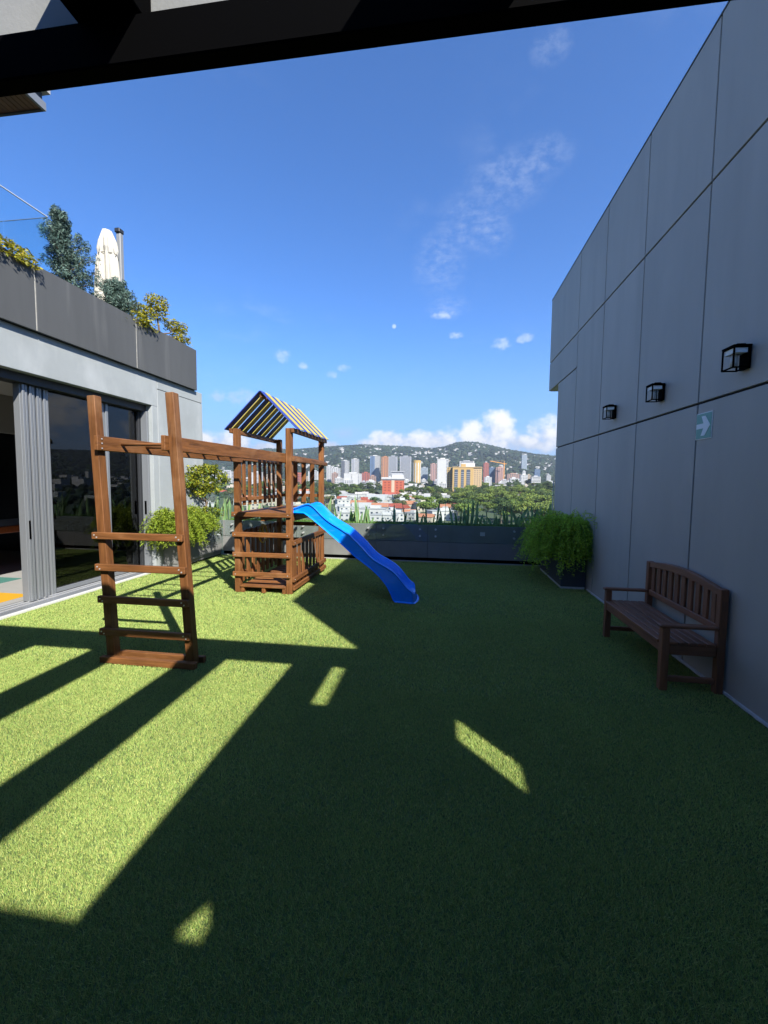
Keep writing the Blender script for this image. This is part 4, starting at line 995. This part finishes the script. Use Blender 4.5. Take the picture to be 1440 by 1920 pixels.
# houses
def house_mesh(kind, w, d, h, wm, rm):
    mb = MB().box(-w/2, w/2, -d/2, d/2, -6, h, 0)
    if kind == 'gable':
        o = .5; n = len(mb.v); mb.v += [(-w/2-o, -d/2-o, h), (w/2+o, -d/2-o, h), (w/2+o, d/2+o, h), (-w/2-o, d/2+o, h), (-w/2-o, 0, h+d*.28), (w/2+o, 0, h+d*.28)]
        for f in ((0, 1, 5, 4), (2, 3, 4, 5), (0, 4, 3), (1, 2, 5), (0, 3, 2, 1)): mb.f.append(tuple(n+i for i in f)); mb.mi.append(1)
    else:
        mb.box(-w/2-.3, w/2+.3, -d/2-.3, d/2+.3, h+.01, h+.5, 1); mb.box(-w*.1, w*.3, -d*.2, d*.3, h+.5, h+2.2, 0)
    # dark openings
    k = max(2, int(w/3.5))
    for i in range(k):
        a = -w/2+w*(i+.3)/k
        for fl in range(max(1, int(h/3))): mb.box(a, a+w/k*.4, -d/2-.1, -d/2+.05, fl*3+1., fl*3+2.2, 2)
    return mb.mesh('house', [wm, rm, WINM])
RF_red = cm('roof_red', (.28, .06, .035)); RF_or = cm('roof_terracotta', (.36, .15, .08)); RF_gr = cm('roof_pale', (.32, .32, .31)); RF_ye = cm('roof_yellow', (.42, .26, .06)); CCR = cm('house_cream', (.40, .35, .27)); CWH = cm('house_white', (.45, .44, .42))
HM = [('small white flat roofed house', house_mesh('flat', 12, 10, 6, CWH, RF_gr)), ('white house with red tiled roof', house_mesh('gable', 13, 10, 5, CWH, RF_red)), ('cream house with terracotta roof', house_mesh('gable', 14, 11, 5.5, CCR, RF_or)), ('wide white flat roofed building', house_mesh('flat', 20, 14, 7, CWH, RF_gr)), ('cream flat roofed house', house_mesh('flat', 11, 10, 7, CCR, RF_gr)), ('low pale gabled building', house_mesh('gable', 18, 12, 4, CWH, RF_gr)), ('ochre walled house', house_mesh('gable', 13, 11, 5, cm('house_ochre', (.40, .24, .06)), RF_or))]
LM = [(398, 'lounge wall'), (420, 'wide white block'), (490, 'playset balusters'), (560, 'red block'), (600, 'playset roof post'), (646, 'slender white tower'), (665, 'white twin tower'), (685, 'small red block'), (703, 'dark blue high rise'), (722, 'orange high rise'), (740, 'orange office'), (760, 'broad grey tower'), (781, 'round yellow tower'), (797, 'pale blue block'), (813, 'pink block'), (830, 'plain white tower'), (850, 'yellow wing'), (876, 'yellow building'), (895, 'hilltop masts'), (912, 'dark red tower'), (924, 'dark glass block'), (940, 'orange crane'), (963, 'long brown block'), (984, 'pale hillside tower'), (1008, 'dark blue block'), (1025, 'far wall corner'), (1045, 'grey panel wall')]
def near_mark(px): return min(LM, key=lambda q: abs(q[0]-px))[1]
def where(px, D):
    m_ = near_mark(px)
    if D < 450: return 'in the near valley under the '+m_
    if D < 760: return 'in the valley below the '+m_
    if D < 1250: return 'in the city near the '+m_
    if D < 1950: return 'at the hill foot by the '+m_
    if D < 2500: return 'low on the hill above the '+m_
    if D < 2950: return 'halfway up the hill above the '+m_
    return 'near the hill crest above the '+m_
def put_house(px, D, k, zone, rz=0.):
    d = ray(px, 905); az = math.atan2(d.x, d.y); x, y = D*math.sin(az), D*math.cos(az)
    if not free(x, y, 8): return False
    OCC.append((x, y, 8)); o = link('house', HM[k][1]); o.location = (x, y, float(terrain(x, y))); o.rotation_euler = (0, 0, rz); s = random.uniform(.85, 1.2); o.scale = (s, s, s*random.uniform(.9, 1.2))
    tag(o, HM[k][0]+' '+where(px, D), 'house', zone[1]); return True
Zn = ('in the near valley below the terrace', 'houses in the valley and on the hills'); Zm = ('in the city at the foot of the hills', 'houses in the valley and on the hills'); Zh = ('scattered on the wooded hillside', 'houses in the valley and on the hills')
# a few distinct near roofs first
for (px, D, k) in ((742, 420, 1), (768, 380, 6), (790, 370, 6), (800, 345, 2), (822, 350, 2), (745, 350, 0), (700, 360, 3), (668, 360, 3), (720, 345, 5), (955, 620, 1), (975, 640, 1)): put_house(px, D, k, Zn, random.uniform(-.3, .3))
def scatter_h(n, a, b, d0, d1, zone, kinds):
    c = 0
    for t in range(n*4):
        if c >= n: break
        D = math.sqrt(random.uniform(d0*d0, d1*d1)); c += put_house(random.uniform(a, b), D, random.choice(kinds), zone, random.uniform(-.5, .5))
scatter_h(55, 640, 850, 330, 620, Zn, [0, 0, 3, 3, 5, 4, 1, 2, 5])
scatter_h(26, 380, 640, 380, 800, Zn, [0, 3, 5, 4, 1, 2])
scatter_h(10, 850, 1050, 700, 1000, Zn, [0, 3, 4, 1])
scatter_h(50, 370, 1060, 900, 1850, Zm, [0, 0, 3, 3, 4, 5])
scatter_h(92, 600, 1060, 2000, 3330, Zh, [0, 0, 3, 4, 3])
scatter_h(16, 370, 600, 2000, 3200, Zh, [0, 0, 3])
put = 0
for t in range(400):
    if put > 34: break
    px = random.choice([random.gauss(770, 28), random.gauss(835, 18), random.gauss(885, 18), random.gauss(700, 30)]); put += put_house(px, random.uniform(2700, 3360), random.choice([3, 3, 0]), Zh, random.uniform(-.3, .3))

def blocks():
    specs = [(CW, 'bands', 'white banded block'), (CW, 'punched', 'white small windowed block'), (CBE, 'punched', 'beige small windowed block'), (CG, 'bands', 'grey banded block'), (CPK, 'punched', 'pinkish block')]
    made = 0
    for t in range(400):
        if made >= 72: break
        px = random.choice([random.uniform(375, 612), random.uniform(608, 700), random.uniform(700, 850), random.uniform(905, 1040)]); D = random.uniform(880, 1780)
        w = random.uniform(5, 13)*(1300/D); p = at(px, 905, D)
        if not free(p.x, D+8, 13): continue
        zb = float(terrain(p.x, D)); h = random.choice([10, 13, 16, 20, 24, 30]); pt = 905-(zb+h-EYE)/D*FPX*.98
        wl, st, lb = random.choice([specs[0], specs[1], specs[1], specs[0], specs[2], specs[3], specs[1]])
        r = tower(lb+' '+where(px, D), px-w/2, px+w/2, pt, D, wl, st, cols=4, name='city_block')[0]; r['group'] = 'mid rise blocks in the distant city'; made += 1
blocks()
mb = MB()
for t in range(120):
    az = random.uniform(.42, 1.25); D = math.sqrt(random.uniform(300**2, 1900**2)); x, y = D*math.sin(az), D*math.cos(az)
    if free(x, y, 10):
        OCC.append((x, y, 10)); z = float(terrain(x, y)); w_, d_, h_ = random.uniform(10, 26), random.uniform(10, 18), random.choice([6, 7, 9, 14, 24]); mb.box(x-w_/2, x+w_/2, y-d_/2, y+d_/2, z-5, z+h_)
tag(mb.build('distant_houses', CWH), 'mass of pale city houses far out to the right', 'houses', kind='stuff')
mb = MB(); cl = [(random.gauss(px_, 16), random.uniform(d0_, d1_)) for (px_, d0_, d1_, n_) in ((770, 2700, 3350, 30), (835, 2700, 3350, 26), (875, 2900, 3370, 26), (700, 2500, 3300, 26), (930, 2300, 3100, 34), (970, 2300, 3000, 26), (640, 2300, 3100, 18), (560, 2300, 3200, 16), (460, 2400, 3200, 14), (1010, 2200, 2900, 20)) for _ in range(int(n_*.5))]
for (px_, D_) in cl:
    d = ray(px_, 905); az = math.atan2(d.x, d.y); x, y = D_*math.sin(az), D_*math.cos(az)
    if not free(x, y, 7): continue
    OCC.append((x, y, 7)); z = float(terrain(x, y)); w_, d_, h_ = random.uniform(10, 34), random.uniform(9, 14), random.choice([6, 7, 9, 11]); mb.box(x-w_/2, x+w_/2, y-d_/2, y+d_/2, z-8, z+h_); mb.box(x-w_/2-.5, x+w_/2+.5, y-d_/2-.5, y+d_/2+.5, z+h_+.02, z+h_+.6)
tag(mb.build('hillside_houses', CWH), 'mass of tiny pale houses strewn over the far hillside', 'houses', kind='stuff')
# trees
def city_tree(seed, h, w, kind):
    r = np.random.default_rng(seed); VV = []; CC = []; nl = r.integers(7, 12); mb = MB(); th = h*.35
    mb.tube([(0, 0, -2), (0, 0, th), (r.normal(0, .3), r.normal(0, .3), h*.75)], [.35, .28, .08], 6)
    for i in range(nl):
        a = r.uniform(0, 6.28); q = w*.34*math.sqrt(r.uniform(0, 1)); cz = r.uniform(.42, .88)*h
        if kind == 'cone': q *= (1-cz/h)*1.3; cz = h*(.2+.75*i/nl)
        c = np.array([math.cos(a)*q, math.sin(a)*q, cz]); rad = np.array([w*.27, w*.27, h*.17])*r.uniform(.75, 1.2)
        mb.tube([(0, 0, th*.9), tuple(c*np.array([.6, .6, .85])), tuple(c)], [.16, .1, .04], 5)
        n = 170; u = r.normal(0, 1, (n, 3)); u[:, 2] = np.abs(u[:, 2])*1.0-.35*r.uniform(0, 1, n); u /= np.linalg.norm(u, axis=1)[:, None]
        P = c+u*rad*(r.uniform(.55, 1.05, n)[:, None]); V, C = leaf_cloud(P, u, r.uniform(.6, 1.15, n)*w/11., .75, (.65, 1.3), .55, ((.8, .95, 1.0), (1.2, 1.05, .85)), r); VV.append(V); CC.append(C*r.uniform(.75, 1.2))
    V = np.concatenate(VV); return raw_mesh('crown', V, np.arange(len(V)).reshape(-1, 4), TM[kind], np.concatenate(CC)), mb.mesh('trunk', mat('city_bark', (.12, .09, .065), .9))
TM = {'deep': mat('tree_deep', (.058, .092, .03), .7, attr='tint', rnd=.25, trans=.12, spec=.2), 'fresh': mat('tree_fresh', (.12, .165, .035), .7, attr='tint', rnd=.2, trans=.15, spec=.2), 'olive': mat('tree_olive', (.105, .115, .05), .7, attr='tint', rnd=.2, trans=.12, spec=.2), 'cone': mat('tree_cone', (.04, .07, .035), .7, attr='tint', rnd=.15, trans=.1, spec=.2)}
TV = [('dark green spreading tree', 'deep', city_tree(101, 12, 12, 'deep')), ('dark green rounded tree', 'deep', city_tree(102, 14, 11, 'deep')), ('bright green leafy tree', 'fresh', city_tree(103, 11, 13, 'fresh')), ('bright green tall tree', 'fresh', city_tree(104, 13, 10, 'fresh')), ('dull olive green tree', 'olive', city_tree(105, 12, 11, 'olive')), ('narrow dark conifer', 'cone', city_tree(106, 15, 6, 'cone'))]
def put_tree(px, D, k, zone, s=1.):
    d = ray(px, 905); az = math.atan2(d.x, d.y); x, y = D*math.sin(az), D*math.cos(az)
    if not free(x, y, 2.6): return False
    OCC.append((x, y, 2.6)); r = empty('tree', (x, y, float(terrain(x, y))), random.uniform(0, 6.28), TV[k][0]+' '+where(px, D), 'tree', zone[1]); s *= random.uniform(.85, 1.2); r.scale = (s, s, s)
    link('crown', TV[k][2][0], r); link('trunk', TV[k][2][1], r); return True
Tn = ('in the park below the terrace on the right', 'trees in the valley and the city'); Tm = ('among the valley houses', 'trees in the valley and the city'); Tf = ('among the distant city blocks', 'trees in the valley and the city')
def scatter_t(n, a, b, d0, d1, zone, kinds, s=1.):
    c = 0
    for t in range(n*4):
        if c >= n: break
        c += put_tree(random.uniform(a, b), math.sqrt(random.uniform(d0*d0, d1*d1)), random.choice(kinds), zone, s)
scatter_t(115, 858, 1060, 325, 720, Tn, [2, 2, 3, 0, 2, 3, 4, 1], 1.3)
scatter_t(6, 945, 1000, 520, 700, Tn, [5, 1], 1.1)
scatter_t(38, 604, 705, 420, 900, Tm, [0, 1, 4, 2, 0], 1.1)
scatter_t(30, 380, 604, 400, 1000, Tm, [0, 4, 2, 1], 1.05)
scatter_t(42, 745, 862, 380, 700, Tm, [0, 1, 2, 3, 4, 5], 1.05)
scatter_t(60, 370, 1060, 750, 1400, Tf, [0, 1, 4, 0], 1.1)
scatter_t(30, 860, 1060, 720, 1100, Tf, [0, 1, 2, 4], 1.2)
def forest():
    """woods of the hills and the leafy mass between the city blocks: low clumps, one mesh"""
    t = (1+5**.5)/2; ico = np.array([(-1, t, 0), (1, t, 0), (-1, -t, 0), (1, -t, 0), (0, -1, t), (0, 1, t), (0, -1, -t), (0, 1, -t), (t, 0, -1), (t, 0, 1), (-t, 0, -1), (-t, 0, 1)], float); ico /= np.linalg.norm(ico[0])
    fac = np.array([(0, 11, 5), (0, 5, 1), (0, 1, 7), (0, 7, 10), (0, 10, 11), (1, 5, 9), (5, 11, 4), (11, 10, 2), (10, 7, 6), (7, 1, 8), (3, 9, 4), (3, 4, 2), (3, 2, 6), (3, 6, 8), (3, 8, 9), (4, 9, 5), (2, 4, 11), (6, 2, 10), (8, 6, 7), (9, 8, 1)])
    def scat(n, a0, a1, d0, d1, s0, s1):
        az = rng.uniform(a0, a1, n); D = np.sqrt(rng.uniform(d0*d0, d1*d1, n)); return D*np.sin(az), D*np.cos(az), rng.uniform(s0, s1, n)
    parts = [scat(15000, -.62, .36, 1880, 3450, 6, 13), scat(5000, .36, 1.35, 1900, 3450, 8, 18), scat(2500, -1.2, -.62, 1900, 3450, 8, 18), scat(2600, -.62, .36, 1000, 1900, 4, 8), scat(1200, -.62, .36, 500, 1000, 3, 5.5), scat(2600, .36, 1.35, 350, 1900, 4, 8)]
    keep = [(p[0], p[1], p[2]) for p in parts]; X = np.concatenate([k[0] for k in keep]); Y = np.concatenate([k[1] for k in keep]); S = np.concatenate([k[2] for k in keep])
    oc = np.array(OCC); ok = np.ones(len(X), bool)
    for (a, b, c) in OCC: ok &= (X-a)**2+(Y-b)**2 > (c*1.05+S*.6)**2
    # keep the line of sight in front of hillside houses open
    for (a, b, c) in OCC:
        D = math.hypot(a, b)
        if D > 1900:
            u = (a/D, b/D); al = X*u[0]+Y*u[1]; pe = np.abs(X*u[1]-Y*u[0]); ok &= ~((al < D) & (al > D-30) & (pe < c*1.1))
    X, Y, S = X[ok], Y[ok], S[ok]; n = len(X); Z = terrain(X, Y)+S*.35
    base = ico[None]*(1+rng.uniform(-.28, .28, (n, 12, 1))); V = base*S[:, None, None]*np.array([1, 1, .85])+np.stack([X, Y, Z], -1)[:, None, :]
    F = (fac[None]+12*np.arange(n)[:, None, None]).reshape(-1, 3)
    patch = .9+.35*_vn(X/170., Y/150.); c = (rng.uniform(.6, 1.35, n)*patch)[:, None]*np.array([[1, 1, 1.]]); c[:, 0] *= rng.uniform(.85, 1.25, n)
    o = link('forest', raw_mesh('forest', V.reshape(-1, 3), F, mat('forest_leaf', (.036, .058, .028), .9, attr='tint', var=.5, vscale=.35, spec=.1), np.repeat(c, 12, 0)))
    tag(o, 'dense dark green woods covering the hills behind the city', 'forest', kind='stuff')
forest()

# ------------------------------------------------------------------ air
def haze():
    mm = bpy.data.materials.new('haze_air'); mm.use_nodes = True; nt = mm.node_tree; nt.nodes.clear()
    o = nt.nodes.new('ShaderNodeOutputMaterial'); v = nt.nodes.new('ShaderNodeVolumePrincipled'); v.inputs['Color'].default_value = (.78, .87, 1, 1); v.inputs['Density Attribute'].default_value = ''; v.inputs['Temperature Attribute'].default_value = ''; v.inputs['Density'].default_value = 1.1e-4; v.inputs['Anisotropy'].default_value = .3
    nt.links.new(v.outputs[0], o.inputs['Volume'])
    mm.cycles.homogeneous_volume = True
    b = bx('haze', -9500, 9500, -9500, 9500, -60, 480, mm); tag(b, 'pale air haze over the city', 'haze', kind='stuff')
haze()
sc.cycles.volume_step_rate = 10; sc.cycles.volume_max_steps = 64
sc.cycles.max_bounces = 6; sc.cycles.diffuse_bounces = 3; sc.cycles.glossy_bounces = 3; sc.cycles.transparent_max_bounces = 12; sc.cycles.volume_bounces = 0
